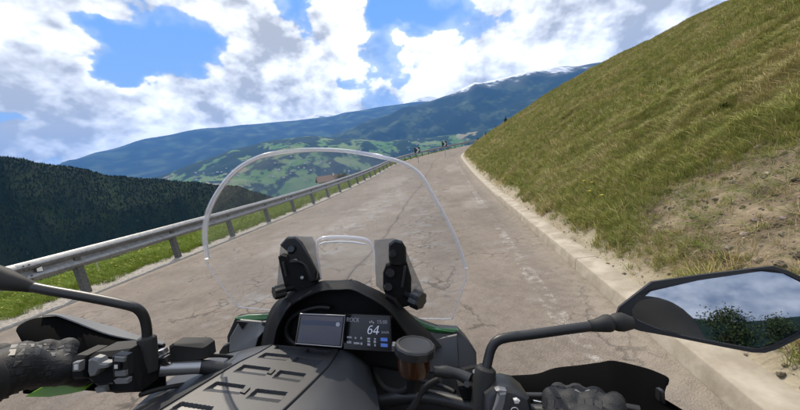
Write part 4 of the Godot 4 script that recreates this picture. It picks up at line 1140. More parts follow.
	# side fairings: inner panel painted sky-lit pale on the left, shaded dark on the right
	var fl := one("side_fairing", P([[226.5, 337, 0.70], [235, 318, 0.71], [272, 315.5, 0.70], [277, 325, 0.68], [262, 352, 0.67], [228, 356, 0.68]]), away(0.03), 0.003, M.black, bike)
	one("green_trim", P([[233.5, 318.2, 0.697], [248, 314.8, 0.70], [271, 314.3, 0.695], [273, 318.2, 0.69], [262, 320.6, 0.69], [240, 320, 0.692]]), away(0.006), 0.0015, M.green, fl)
	one("inner_panel", P([[240, 319.6, 0.688], [262, 321.5, 0.685], [276.5, 320.6, 0.675], [277.5, 324, 0.67], [264, 331.5, 0.668], [258, 338.5, 0.665], [255, 348, 0.66], [228.5, 353, 0.675], [229.5, 338, 0.682]]), away(0.006), 0.002, M.lit_grey, fl)
	rod("screw", [V(263.6, 323.8, 0.684), V(263.6, 323.8, 0.674)], [0.0042, 0.0032], M.gloss, fl, 10)
	one("corner_gusset", P([[236.5, 321, 0.684], [247, 322, 0.682], [242, 329.5, 0.68]]), away(0.003), 0.0008, M.black, fl)
	one("lower_clip", PD([[219, 352], [223, 346], [229.5, 343], [229, 354], [218, 357]], 0.68), away(0.02), 0.002, M.satin, fl)
	var fr := one("side_fairing", P([[405, 315, 0.69], [418, 322, 0.69], [437, 329, 0.69], [459, 330.5, 0.68], [468, 340, 0.67], [476.6, 353, 0.66], [477, 366, 0.65], [462, 374, 0.64], [420, 378, 0.63], [412, 340, 0.66]]), away(0.03), 0.003, M.satin, bike)
	one("green_trim", P([[412, 317.5, 0.684], [424, 323.5, 0.683], [438, 328.6, 0.682], [459, 329.8, 0.674], [455, 332.6, 0.672], [436, 333.4, 0.676], [420, 327, 0.68]]), away(0.005), 0.0015, M.green, fr)
	one("inner_panel", P([[431, 340, 0.668], [457, 334.5, 0.664], [459, 352, 0.655], [459, 370, 0.642], [434, 373, 0.64]]), away(0.006), 0.002, M.tank, fr)
	rod("screw", [V(429, 333.5, 0.672), V(429, 333.5, 0.662)], [0.0036, 0.003], M.gloss, fr, 10)

func build_bars(bike: Node3D):
	var bar := rod("handlebar", smooth_path(P([[-60, 392, 0.38], [0, 376, 0.44], [80, 367, 0.49], [150, 369, 0.495], [205, 367, 0.52], [262, 378, 0.55], [310, 396, 0.56], [345, 404, 0.555], [378, 402, 0.545], [402, 397.5, 0.53], [424, 396.5, 0.515], [447, 400, 0.50], [472, 406, 0.48], [510, 411, 0.455], [570, 416, 0.42], [660, 432, 0.37]]), 5), 0.0105, M.satin, bike, 16)
	rod("bar_highlight", P([[160, 369.7, 0.486], [200, 367, 0.512]]), 0.0095, M.alu, bar, 14)  # silver highlight on the bar, laid on as a brighter tube
	# left switch cluster
	var sw := one("switch_cluster", P([[85, 359, 0.425], [92, 354, 0.43], [113, 352, 0.44], [128, 350, 0.445], [136, 356, 0.45], [139, 376, 0.445], [137, 394, 0.44], [112, 396, 0.43], [97, 391, 0.425], [84, 381, 0.42]]), away(0.045), 0.006, M.black, bike)
	one("grip_collar", P([[68, 361, 0.418], [73, 356.5, 0.42], [84, 357, 0.424], [86, 380, 0.42], [71, 381.5, 0.415]]), away(0.04), 0.005, M.black, sw)
	one("button", PD([[72, 363], [80, 361.8], [79.5, 371.8], [72, 372.2]], 0.4125), away(0.008), 0.0014, M.button, sw)
	one("button_legend", PD([[73.8, 365], [78, 364.6], [77.8, 370], [73.8, 370.2]], 0.4115), away(0.003), 0.0004, M.mark, sw)
	one("turn_switch", PD([[87.5, 360.5], [91, 358.6], [97, 360], [99.5, 364], [107, 365], [107, 368], [99.5, 369.5], [95, 376], [89, 377.4], [87, 372]], 0.414), away(0.015), 0.002, M.button, sw)
	one("keypad", PD([[111.5, 357], [115, 354.4], [126, 356], [126.5, 377], [113, 377.6]], 0.422), away(0.012), 0.0015, M.satin, sw)
	one("button", PD([[114, 356.8], [124.5, 357.8], [124, 362.3], [113.5, 361.8]], 0.4195), away(0.006), 0.001, M.button, sw)
	one("button", PD([[113, 363.6], [120, 363.6], [120, 370, ], [113, 370]], 0.4185), away(0.006), 0.001, M.black, sw)
	one("button_legend", PD([[114, 365], [117.5, 365], [117.5, 369], [114, 369]], 0.4180), away(0.002), 0.0004, M.mark, sw)
	one("button", PD([[114, 371.6], [124.8, 371], [125, 376.4], [114.5, 376.8]], 0.4195), away(0.006), 0.001, M.button, sw)
	one("button", PD([[113, 380.6], [117, 378.6], [128, 379.4], [127.6, 383.8], [115, 384.4]], 0.4195), away(0.008), 0.001, M.button, sw)
	one("horn_button", PD([[94, 388.5], [104, 387.4], [105, 392.4], [96, 393.6]], 0.4165), away(0.008), 0.0012, M.button, sw)
	one("cluster_seam", PD([[87, 382], [112, 384], [112, 384.7], [87, 382.7]], 0.4145), away(0.002), 0.0002, M.gloss, sw)
	# clutch perch, cable and lever
	one("clutch_perch", P([[167.5, 347, 0.50], [172, 344, 0.50], [200, 343.8, 0.52], [205.5, 347, 0.52], [207, 359, 0.52], [198, 362, 0.515], [170, 364.5, 0.50], [168, 358, 0.50]]), away(0.03), 0.004, M.rubber, bike)
	one("lever_clamp", P([[157, 351, 0.485], [163.5, 349.4, 0.488], [165, 353.5, 0.488], [159, 355.4, 0.485]]), away(0.01), 0.0015, M.alu, bar)
	one("lever_clamp", P([[156, 358.5, 0.48], [166, 357, 0.482], [168, 363, 0.482], [158, 366, 0.48]]), away(0.012), 0.002, M.satin, bar)
	rod("clutch_lever", smooth_path(P([[168, 356, 0.50], [130, 352, 0.54], [90, 356, 0.56], [30, 362, 0.54]]), 4), 0.005, M.satin, bar, 8)
	rod("cable", smooth_path(P([[205, 356, 0.53], [225, 356, 0.56], [250, 362, 0.6], [270, 380, 0.62]]), 4), 0.003, M.rubber, bike, 8)
	rod("cable", smooth_path(P([[140, 395, 0.45], [165, 388, 0.48], [200, 384, 0.52], [240, 395, 0.55]]), 4), 0.0032, M.rubber, bike, 8)
	# right: brake fluid pot, master cylinder, hoses, switch pod
	var pc := V(414.8, 349, 0.475); var ax := (B * Vector3(0.05, 0.99, 0.06)).normalized(); var e1 := (B * Vector3(1, 0, 0)); e1 = (e1 - ax * e1.dot(ax)).normalized(); var e2 := ax.cross(e1)
	var amber := mat(0.20, 0.075, 0.012, 0.12); amber.refraction_enabled = true; amber.refraction_scale = 0.04; amber.albedo_color.a = 0.35
	var s := Soup.new(); var rings := []
	for q in [[-0.004, 0.0245], [-0.012, 0.0245], [-0.026, 0.0235], [-0.034, 0.0215], [-0.037, 0.016]]: rings.append(circle(pc + ax * q[0], e1 * q[1], e2 * q[1], 28))
	loft(s, rings); var pot := put("brake_fluid_pot", s, mat(0.035, 0.012, 0.004, 0.16), bike, 40)
	s = Soup.new(); rings = []
	for q in [[-0.006, 0.0278], [-0.005, 0.0287], [0.005, 0.0287], [0.0075, 0.0268], [0.0082, 0.0235], [0.0070, 0.0225], [0.0072, 0.012]]:
		var ring := PackedVector3Array()
		for m in 48:
			var an := TAU * m / 48; var w: float = q[1] * (1.0 + (0.025 if m % 4 < 2 else 0.0) * (1.0 if q[1] > 0.026 else 0.0)); ring.append(pc + ax * q[0] + e1 * cos(an) * w + e2 * sin(an) * w)
		rings.append(ring)
	loft(s, rings); put("pot_lid", s, M.satin, pot, 28)
	s = Soup.new(); rbox(s, pc + ax * 0.0 - e1 * 0.030 + e2 * 0.004, Basis(e1, ax, -e2), Vector3(0.006, 0.010, 0.012), 0.001); put("lid_lock", s, M.alu, pot, 20)
	rod("pot_neck", [pc - ax * 0.037, pc - ax * 0.06], [0.012, 0.010], M.black, pot)
	rod("master_cylinder", smooth_path(P([[434, 371.5, 0.485], [446, 372, 0.484], [459, 374.5, 0.48], [470, 380, 0.472]]), 4), [0.0075, 0.0075, 0.0075, 0.0085, 0.009, 0.0085, 0.0078, 0.0075, 0.0078, 0.008, 0.0085, 0.009, 0.009], M.satin, bike, 14)
	one("inner_cover", P([[372, 366, 0.62], [405, 372, 0.61], [440, 374, 0.60], [478, 366, 0.60], [488, 400, 0.56], [486, 440, 0.53], [370, 445, 0.54]]), away(0.01), 0.003, M.black, bike)
	one("brake_perch", PD([[459, 388], [470, 386], [476, 392], [474, 402], [462, 400]], 0.475), away(0.03), 0.004, M.black, bike)
	rod("bolt", [V(467, 384.5, 0.47), V(467, 384, 0.46)], 0.0046, M.satin, bike, 6)
	rod("bolt", [V(474.5, 372.2, 0.47), V(474.5, 371.5, 0.463)], 0.003, M.alu, bike, 6)
	rod("bolt", [V(474.6, 404.4, 0.465), V(474.6, 404.2, 0.455)], 0.0058, M.satin, bike, 6)
	rod("hose", smooth_path(P([[408, 373, 0.50], [410, 385, 0.51], [400, 392, 0.53], [385, 388, 0.56], [376, 375, 0.60]]), 4), 0.0048, M.rubber, bike, 10)
	rod("hose", smooth_path(P([[440, 379, 0.50], [425, 388, 0.51], [410, 410, 0.51], [395, 425, 0.52]]), 4), 0.005, M.rubber, bike, 10)
	rod("cable", smooth_path(P([[455, 392, 0.50], [436, 384, 0.53], [415, 382, 0.56], [395, 395, 0.58]]), 4), 0.0032, M.rubber, bike, 8)
	var sr := one("switch_cluster", P([[486, 397, 0.43], [494, 390, 0.43], [509, 388.6, 0.43], [520, 391, 0.43], [531, 400, 0.425], [534, 416, 0.42], [486, 424, 0.42]]), away(0.045), 0.005, M.satin, bike)
	one("stop_switch", PD([[500, 393.6], [506.5, 393.2], [505.4, 403], [502.6, 412], [492.6, 412], [497, 402]], 0.421), away(0.012), 0.0018, M.button, sr)
	one("switch_edge", PD([[496, 391], [500, 389.6], [507, 391], [507, 393], [499, 393.4]], 0.424), away(0.01), 0.0012, M.alu, sr)
	one("start_button", PD([[514, 400.4], [517.6, 399.6], [520.4, 401.4], [519, 404], [515, 404.2]], 0.421), away(0.006), 0.001, M.mark, sr)
	s = Soup.new(); var so := []
	for m in 17: so.append(V(514.5 + 3.4 * cos(TAU * m / 16), 410 + 2.6 * sin(TAU * m / 16), 0.4205))
	tube(s, so, 0.0006, 6, false); put("button_legend", s, M.mark, sr)
	rod("brake_lever", smooth_path(P([[474, 396, 0.48], [520, 396, 0.475], [570, 398, 0.455], [640, 410, 0.42]]), 4), 0.005, M.satin, bike, 8)
	rod("lever_pin", P([[533, 401, 0.43], [544, 403.4, 0.43]]), 0.0016, M.chrome, sr, 6)
	# hand guards
	var gl := Soup.new()
	var ridge := P([[16, 331, 0.56], [18.5, 326, 0.56], [30, 320, 0.565], [45, 317.6, 0.57], [58, 316.6, 0.575], [74, 322, 0.57], [94, 330, 0.565], [112, 336.4, 0.56], [138, 341.6, 0.555], [165, 346, 0.55]])
	var lip := P([[20, 327.5, 0.585], [24, 322.6, 0.585], [34, 318.4, 0.59], [48, 316.6, 0.60], [62, 316.4, 0.61], [86, 321.6, 0.61], [104, 326.6, 0.605], [121, 331.6, 0.60], [139, 337.6, 0.59], [166, 344, 0.58]])
	var belly := P([[22, 342, 0.53], [24, 342, 0.53], [34, 345, 0.53], [48, 348, 0.535], [60, 350, 0.54], [76, 352, 0.54], [95, 352, 0.535], [112, 354, 0.53], [138, 358, 0.525], [165, 360, 0.52]])
	var toe := P([[25, 392, 0.50], [27, 394, 0.50], [34, 393, 0.50], [44, 390, 0.50], [53, 386, 0.50], [68, 388, 0.50], [84, 390, 0.50], [112, 392, 0.50], [138, 392, 0.50], [165, 390, 0.50]])
	var rows := []
	for r in [lip, ridge, belly, toe]: rows.append(smooth_path(r, 3))
	sheet(gl, rows, 0.003)
	var hg := put("hand_guard", gl, M.deep, bike, 80)
	gl = Soup.new(); var r1 := smooth_path(lip.slice(3), 3); var r0 := smooth_path(ridge.slice(3), 3)
	for i in r1.size():
		r0[i] = r0[i].lerp(r1[i], 0.05) + Vector3(0, 0.005, 0.003); r1[i] += Vector3(0, 0.005, 0.0)
	sheet(gl, [r1, r0], 0.002); put("lit_guard_lip", gl, M.lit_grey, hg, 40)  # sunlit top of the black guard, painted as a paler strip
	one("guard_foot", P([[24, 397, 0.495], [38, 389, 0.495], [53, 381.5, 0.495], [68, 385, 0.495], [88, 386, 0.495], [82, 391.5, 0.49], [66, 395, 0.49], [47, 397.8, 0.49]]), away(0.012), 0.002, M.lime, hg)
	gl = Soup.new()
	var rr := P([[470, 380, 0.53], [493, 377.6, 0.54], [515, 376.8, 0.55], [537, 375.4, 0.555], [555, 369.2, 0.56], [580, 366.2, 0.56], [600, 363.2, 0.555], [614, 361.2, 0.55], [644, 368, 0.54], [658, 373, 0.53], [668, 378.4, 0.52], [666.5, 386, 0.51]])
	var rl := P([[470, 379, 0.55], [493, 376.4, 0.57], [515, 375.2, 0.58], [537, 373.6, 0.585], [555, 367.8, 0.59], [580, 365, 0.585], [600, 362.2, 0.58], [614, 360.6, 0.57], [644, 367.4, 0.56], [658, 372.4, 0.55], [668.6, 378, 0.535], [668, 385, 0.525]])
	var rb := P([[470, 392, 0.52], [493, 392, 0.52], [515, 392, 0.52], [537, 392, 0.52], [555, 392, 0.52], [580, 392, 0.515], [600, 392, 0.51], [614, 392, 0.505], [634, 394, 0.50], [646, 396, 0.495], [660, 398, 0.49], [662, 400, 0.485]])
	var rt := P([[470, 425, 0.49], [493, 425, 0.49], [515, 425, 0.49], [537, 425, 0.49], [555, 425, 0.485], [580, 425, 0.48], [600, 425, 0.475], [614, 425, 0.47], [640, 428, 0.46], [655, 430, 0.455], [690, 428, 0.45], [700, 420, 0.45]])
	rows = []
	for r in [rl, rr, rb, rt]: rows.append(smooth_path(r, 3))
	sheet(gl, rows, 0.003); var hr := put("hand_guard", gl, M.deep, bike, 80)
	one("guard_foot", PD([[661, 391.5], [664.5, 391], [664, 399], [682, 410.5], [668, 412], [660.5, 402]], 0.482), away(0.012), 0.002, M.satin, hr)

func build_mirrors(bike: Node3D):
	# right mirror: arm, ball joint, housing and tilted glass
	var mr := Node3D.new(); mr.name = "mirror"; bike.add_child(mr, true)
	rod("mirror_boot", P([[482, 409, 0.452], [483, 398, 0.455], [484.5, 378, 0.46], [485.5, 369, 0.462], [486, 366.5, 0.462]]), [0.0155, 0.0158, 0.0152, 0.0142, 0.010], M.rubber, mr, 20)
	rod("mirror_arm", smooth_path(P([[486, 370, 0.462], [488.5, 358, 0.466], [491.5, 348, 0.468], [497, 341, 0.468], [507, 337.6, 0.466], [530, 334.6, 0.462], [565, 329.6, 0.455], [596, 325.4, 0.449]]), 6), 0.0067, M.satin, mr, 16)
	rod("mirror_joint", P([[590, 326, 0.450], [596, 325.4, 0.449], [601, 324.6, 0.447], [607, 323.2, 0.445], [610, 322.8, 0.444], [612, 322.6, 0.444], [616, 322.2, 0.443], [622, 322, 0.441], [632, 323, 0.439]]), [0.0075, 0.0085, 0.0100, 0.0118, 0.0112, 0.0095, 0.0118, 0.0125, 0.008], M.rubber, mr, 18)
	var c := V(712, 311, 0.43)
	var n := ((EYE - c).normalized() + Vector3(-0.02, 0.085, 1.0).normalized()).normalized()
	var pl := Plane(n, c); var back := Plane(n, c - n * 0.004)
	var outl := [[616.5, 315], [619, 307.5], [635, 295], [652, 282], [700, 275], [745, 269.6], [773, 266.2], [788, 271], [801, 277], [826, 290], [838, 303], [832, 316], [802, 337], [778, 349], [765, 353], [752, 352.6], [715, 345.5], [670, 336.4], [640, 331], [627, 326.5]]
	var rings := []
	for k in [[1.0, 0.0], [1.012, -0.003], [1.0, -0.010], [0.90, -0.026], [0.6, -0.038]]:
		var r := PackedVector3Array()
		for q in outl: r.append(c + (meet(q[0], q[1], pl) - c) * k[0] + n * k[1])
		rings.append(r)
	var s := Soup.new(); loft(s, rings, false); cap_poly(s, rings[4], true)
	var inr := PackedVector3Array(); var glass := []
	var gl := [[631, 310.5], [636, 303.5], [653.5, 288.8], [700, 280], [745, 273.4], [773, 269.6], [786, 274], [799, 280.4], [822, 292], [832, 303], [828, 313], [800, 334], [776, 346], [762, 349.6], [752, 349], [715, 342.4], [679, 335.4], [655, 328], [638, 320.5], [632.5, 316]]
	for q in gl: glass.append(meet(q[0], q[1], back))
	for q in gl: inr.append(meet(q[0], q[1], pl))
	for j in outl.size(): s.quad(rings[0][j], rings[0][(j + 1) % outl.size()], inr[(j + 1) % outl.size()], inr[j])
	for j in outl.size(): s.quad(inr[j], inr[(j + 1) % outl.size()], glass[(j + 1) % outl.size()], glass[j])
	var hs := put("mirror_housing", s, M.satin, mr, 40)
	var m := mat(0.42, 0.43, 0.44, 0.012, 1.0)
	one("mirror_glass", glass, -n * 0.002, 0.0002, m, hs)
	# left mirror: its arm runs out of the picture
	var ml := Node3D.new(); ml.name = "mirror"; bike.add_child(ml, true)
	rod("mirror_boot", P([[147, 371, 0.47], [147.5, 358, 0.472], [147.4, 345, 0.474], [147, 338, 0.474], [146.8, 336, 0.474]]), [0.0135, 0.0132, 0.0122, 0.0118, 0.008], M.rubber, ml, 18)
	rod("mirror_arm", smooth_path(P([[147, 340, 0.474], [147, 330, 0.474], [144.5, 318, 0.472], [139, 310, 0.468], [128, 305.4, 0.462], [90, 297.6, 0.452], [50, 290.6, 0.442], [24, 285.4, 0.436]]), 6), 0.0064, M.satin, ml, 16)
	rod("mirror_joint", P([[36, 288, 0.44], [26, 285.6, 0.436], [18, 283.4, 0.432], [8, 281, 0.43], [0, 278, 0.428], [-12, 274, 0.425]]), [0.0066, 0.0084, 0.0105, 0.0128, 0.0142, 0.014], M.rubber, ml, 18)
	var c2 := V(-95, 262, 0.415); var n2 := ((EYE - c2).normalized() + Vector3(-0.15, 0.05, 1.0).normalized()).normalized(); var p2 := Plane(n2, c2)
	rings = []
	for k in [[0.9, -0.002], [0.96, 0.003], [1.012, -0.003], [1.0, -0.010], [0.90, -0.026], [0.6, -0.038]]:
		var r := PackedVector3Array()
		for q in [[-14, 274], [-30, 248], [-120, 226], [-165, 232], [-190, 262], [-150, 292], [-60, 296], [-22, 286]]: r.append(c2 + (meet(q[0], q[1], p2) - c2) * k[0] + n2 * k[1])
		rings.append(r)
	s = Soup.new(); loft(s, rings, false); cap_poly(s, rings[5], true); var h2 := put("mirror_housing", s, M.satin, ml, 40)
	one("mirror_glass", Array(rings[0]), -n2 * 0.001, 0.0002, m, h2)

func build_running_gear(bike: Node3D, foot: Vector3):
	# what lies below the picture: fork, wheels, body and seat, leaning with the turn
	var up := Vector3(0.19, 0.98, 0).normalized(); var fw := Vector3(0, 0, -1); var sd := fw.cross(up)
	var g := foot - up * 0.0 + Vector3(-0.16, 0, 0)
	for k in 2:
		var c: Vector3 = g + up * 0.31 + fw * [0.62, -0.88][k]
		var s := Soup.new(); var rings := []
		for q in [[-0.05, 0.235], [-0.07, 0.27], [-0.045, 0.302], [0.0, 0.312], [0.045, 0.302], [0.07, 0.27], [0.05, 0.235], [-0.05, 0.235]]: rings.append(circle(c + sd * q[0], fw * q[1], up * q[1], 36))
		loft(s, rings, false); var w := put("wheel", s, M.rubber, bike, 40)
		s = Soup.new(); rings = []
		for q in [[-0.05, 0.236], [-0.052, 0.215], [0.052, 0.215], [0.05, 0.236]]: rings.append(circle(c + sd * q[0], fw * q[1], up * q[1], 36))
		loft(s, rings, false)
		for m in 6:
			var a := TAU * m / 6; tube(s, [c, c + (fw * cos(a) + up * sin(a)) * 0.222], 0.013, 8)
		tube(s, [c - sd * 0.06, c + sd * 0.06], 0.03, 14); put("rim", s, M.satin, w, 40)
	for e in [-0.09, 0.09]: rod("fork_leg", [g + up * 0.31 + fw * 0.62 + sd * e, g + up * 0.92 + fw * 0.26 + sd * e], 0.024, M.satin, bike)
	var s := Soup.new(); var rings := []
	for q in [[0.55, 0.62, 0.12, 0.10], [0.42, 0.66, 0.20, 0.16], [0.2, 0.62, 0.20, 0.17], [-0.1, 0.52, 0.19, 0.18], [-0.35, 0.50, 0.16, 0.16], [-0.5, 0.52, 0.08, 0.1]]: rings.append(circle(g + fw * q[0] + up * q[1], sd * q[2], up * q[3], 16))
	loft(s, rings); put("body", s, M.satin, bike, 50)
	s = Soup.new(); rings = []
	for q in [[0.0, 0.80, 0.10, 0.06], [-0.15, 0.78, 0.15, 0.05], [-0.45, 0.80, 0.16, 0.05], [-0.60, 0.88, 0.14, 0.05], [-0.95, 0.90, 0.10, 0.045]]: rings.append(circle(g + fw * q[0] + up * q[1], sd * q[2], up * q[3], 14))
	loft(s, rings); put("seat", s, M.rubber, bike, 50)
# ---------------------------------------------------------------- the rider: most of the body stays behind the lens, the gloved hands and the mirror show
func net(bones: Array, cell: float, blend: float) -> Soup:      # tapered capsules joined smoothly, meshed as surface nets
	var lo := Vector3.ONE * 1e9; var hi := -lo
	for b in bones:
		for k in 2:
			var r: Vector3 = Vector3.ONE * (b[2 + k] + blend + cell * 2); lo = lo.min(b[k] - r); hi = hi.max(b[k] + r)
	var n := Vector3i(((hi - lo) / cell).ceil()) + Vector3i.ONE
	var f := PackedFloat32Array(); f.resize(n.x * n.y * n.z); f.fill(1.0)
	for b in bones:
		var m: float = maxf(b[2], b[3]) + blend + cell * 2
		var p0 := Vector3i((((b[0] as Vector3).min(b[1]) - Vector3.ONE * m - lo) / cell).floor()).max(Vector3i.ZERO); var p1 := Vector3i((((b[0] as Vector3).max(b[1]) + Vector3.ONE * m - lo) / cell).ceil()).min(n - Vector3i.ONE)
		var ab: Vector3 = b[1] - b[0]; var l2 := maxf(ab.length_squared(), 1e-9)
		for z in range(p0.z, p1.z + 1):
			for y in range(p0.y, p1.y + 1):
				for x in range(p0.x, p1.x + 1):
					var q: Vector3 = lo + Vector3(x, y, z) * cell - b[0]
					var t := clampf(q.dot(ab) / l2, 0, 1)
					var d: float = (q - ab * t).length() - lerpf(b[2], b[3], t)
					var i := (z * n.y + y) * n.x + x
					var e := f[i]; var h := clampf(0.5 + 0.5 * (e - d) / blend, 0, 1)
					f[i] = lerpf(e, d, h) - blend * h * (1 - h) if absf(e - d) < blend else minf(e, d)
	var vert := {}; var s := Soup.new()
	var corner := [0, 1, n.x, n.x + 1, n.x * n.y, n.x * n.y + 1, n.x * n.y + n.x, n.x * n.y + n.x + 1]
	for z in n.z - 1:
		for y in n.y - 1:
			for x in n.x - 1:
				var i := (z * n.y + y) * n.x + x; var inside := 0
				for c in 8:
					if f[i + corner[c]] < 0: inside += 1
				if inside == 0 or inside == 8: continue
				var sum := Vector3.ZERO; var k := 0
				for e in [[0, 1], [2, 3], [4, 5], [6, 7], [0, 2], [1, 3], [4, 6], [5, 7], [0, 4], [1, 5], [2, 6], [3, 7]]:
					var a := f[i + corner[e[0]]]; var b := f[i + corner[e[1]]]
					if (a < 0) != (b < 0):
						var t := a / (a - b); var ca := Vector3(e[0] & 1, (e[0] >> 1) & 1, e[0] >> 2); var cb := Vector3(e[1] & 1, (e[1] >> 1) & 1, e[1] >> 2)
						sum += ca.lerp(cb, t); k += 1
				vert[i] = lo + (Vector3(x, y, z) + sum / k) * cell
	for i in vert:
		for ax in 3:
			var st: int = [1, n.x, n.x * n.y][ax]; var u: int = [n.x, n.x * n.y, 1][ax]; var w: int = [n.x * n.y, 1, n.x][ax]
			if (f[i] < 0) == (f[i + st] < 0): continue
			if not (vert.has(i - u) and vert.has(i - w) and vert.has(i - u - w)): continue
			if f[i] < 0: s.quad(vert[i], vert[i - u], vert[i - u - w], vert[i - w])
			else: s.quad(vert[i], vert[i - w], vert[i - u - w], vert[i - u])
	return s

func field(p: Vector3, bones: Array) -> float:
	var e := 1.0
	for b in bones:
		var ab: Vector3 = b[1] - b[0]; var q: Vector3 = p - b[0]; var t := clampf(q.dot(ab) / maxf(ab.length_squared(), 1e-9), 0, 1)
		e = minf(e, (q - ab * t).length() - lerpf(b[2], b[3], t))
	return e

func glove(person: Node3D, inner: Vector3, outer: Vector3, wrist: Vector3, kr: float, jacket: Material, tiles: bool):
	var ax := (outer - inner).normalized(); var up := (Vector3.UP - ax * ax.y).normalized(); var fw := up.cross(ax)
	if fw.z > 0: fw = -fw
	var at := func(along: float, deg: float, r: float) -> Vector3: return inner + ax * along + (up * cos(deg_to_rad(deg)) + fw * sin(deg_to_rad(deg))) * r
	var bones := []; var rear: Vector3 = at.call(0.050, -66.0, 0.050)
	for i in 4:
		var al: float = 0.004 + 0.0215 * i; var len: float = [1.0, 1.08, 1.02, 0.84][i]; var rad: float = [0.0108, 0.0112, 0.0106, 0.0094][i]
		var kn: Vector3 = at.call(al, -18.0, kr + 0.003 * len); var p1: Vector3 = at.call(al + 0.001, 52.0, 0.0285 * (0.6 + 0.4 * len)); var p2: Vector3 = at.call(al + 0.002, 125.0, 0.0205); var p3: Vector3 = at.call(al + 0.003, 185.0 + 12.0 * len, 0.0185)
		bones.append([at.call(al * 0.8 + 0.008, -80.0, 0.046), kn, 0.0150, 0.0132]); bones.append([kn, p1, 0.0128, rad]); bones.append([p1, p2, rad, rad * 0.95]); bones.append([p2, p3, rad * 0.95, rad * 0.8])
	bones.append([rear, wrist, 0.030, 0.031]); bones.append([at.call(0.012, -78.0, 0.043), rear, 0.019, 0.026]); bones.append([at.call(0.075, -74.0, 0.042), rear, 0.017, 0.026])
	var t0: Vector3 = at.call(0.004, -88.0, 0.034); var t1: Vector3 = at.call(-0.018, -112.0, 0.029); var t2: Vector3 = at.call(-0.032, -145.0, 0.024)
	bones.append([rear, t0, 0.018, 0.015]); bones.append([t0, t1, 0.0135, 0.0118]); bones.append([t1, t2, 0.0115, 0.0092])
	var g := put("glove", net(bones, 0.0036, 0.0045), M.glove, person, 60)
	# small hard tiles moulded over the knuckles and the back of the hand
	var skin := func(al: float, deg: float) -> float:
		var r := 0.10
		while r > 0.02:
			if field(at.call(al, deg, r), bones) < 0.0: return r
			r -= 0.0016
		return r
	for f in ([[-58.0, 30.0, 9, 9, 0.0076], [-118.0, -62.0, 9, 8, 0.0076]] if tiles else [[-62.0, 26.0, 5, 8, 0.0088]]):
		for i in f[2]:
			for j in f[3]:
				var s := Soup.new(); var w: float = (f[1] - f[0]) / f[2]; var d0: float = f[0] + w * i; var a0: float = -0.008 + f[4] * j + (f[4] * 0.5 if i % 2 == 1 and f[0] < -100 else 0.0); var poly := []
				var sk: float = skin.call(a0 + f[4] * 0.45, d0 + w * 0.45)
				for q in [[0.03, 0.05], [0.91, 0.05], [0.91, 0.90], [0.03, 0.90]]:
					var aa: float = a0 + f[4] * q[0]; var dd: float = d0 + w * q[1]
					poly.append(at.call(aa, dd, clampf(skin.call(aa, dd), sk - 0.004, sk + 0.004) - 0.0004))
				plate(s, poly, (up * cos(deg_to_rad(d0 + w / 2)) + fw * sin(deg_to_rad(d0 + w / 2))) * 0.0018, 0.0007); put("tile", s, (M.tile if f[0] > -100 else M.rubber) if tiles else M.glove, g, 20)
	if not tiles:
		for q in [[0.030, -8.0, 0.008, 9.0], [0.041, -2.0, 0.006, 7.0]]:
			var s2 := Soup.new(); var poly := []
			for c in [[0, 0], [1, 0], [0.8, 1], [0.1, 1]]: poly.append(at.call(q[0] + q[2] * c[0], q[1] + q[3] * c[1], skin.call(q[0] + q[2] * c[0], q[1] + q[3] * c[1]) + 0.0012))
			plate(s2, poly, up * 0.0012, 0.0004); put("badge", s2, M.button, g, 20)
	# wrist strap and cuff
	var dir := (wrist - rear).normalized()
	var s := Soup.new(); tube(s, [rear.lerp(wrist, 0.5), rear.lerp(wrist, 0.62), wrist, wrist + dir * 0.05], [0.0325, 0.036, 0.041, 0.047], 20); put("cuff", s, jacket, g, 50)
	s = Soup.new(); tube(s, [rear.lerp(wrist, 0.36), rear.lerp(wrist, 0.40), rear.lerp(wrist, 0.54), rear.lerp(wrist, 0.58)], [0.0315, 0.0335, 0.0345, 0.032], 20); put("strap", s, M.rubber, g, 50)
	# seams along the fingers
	for i in 3:
		var al := 0.0148 + 0.0215 * i; var pts := []
		for dg in [-75.0, -60.0, -45.0]: pts.append(at.call(al, dg, kr + 0.0135))
		rod("seam", pts, 0.0009, M.rubber, g, 5)

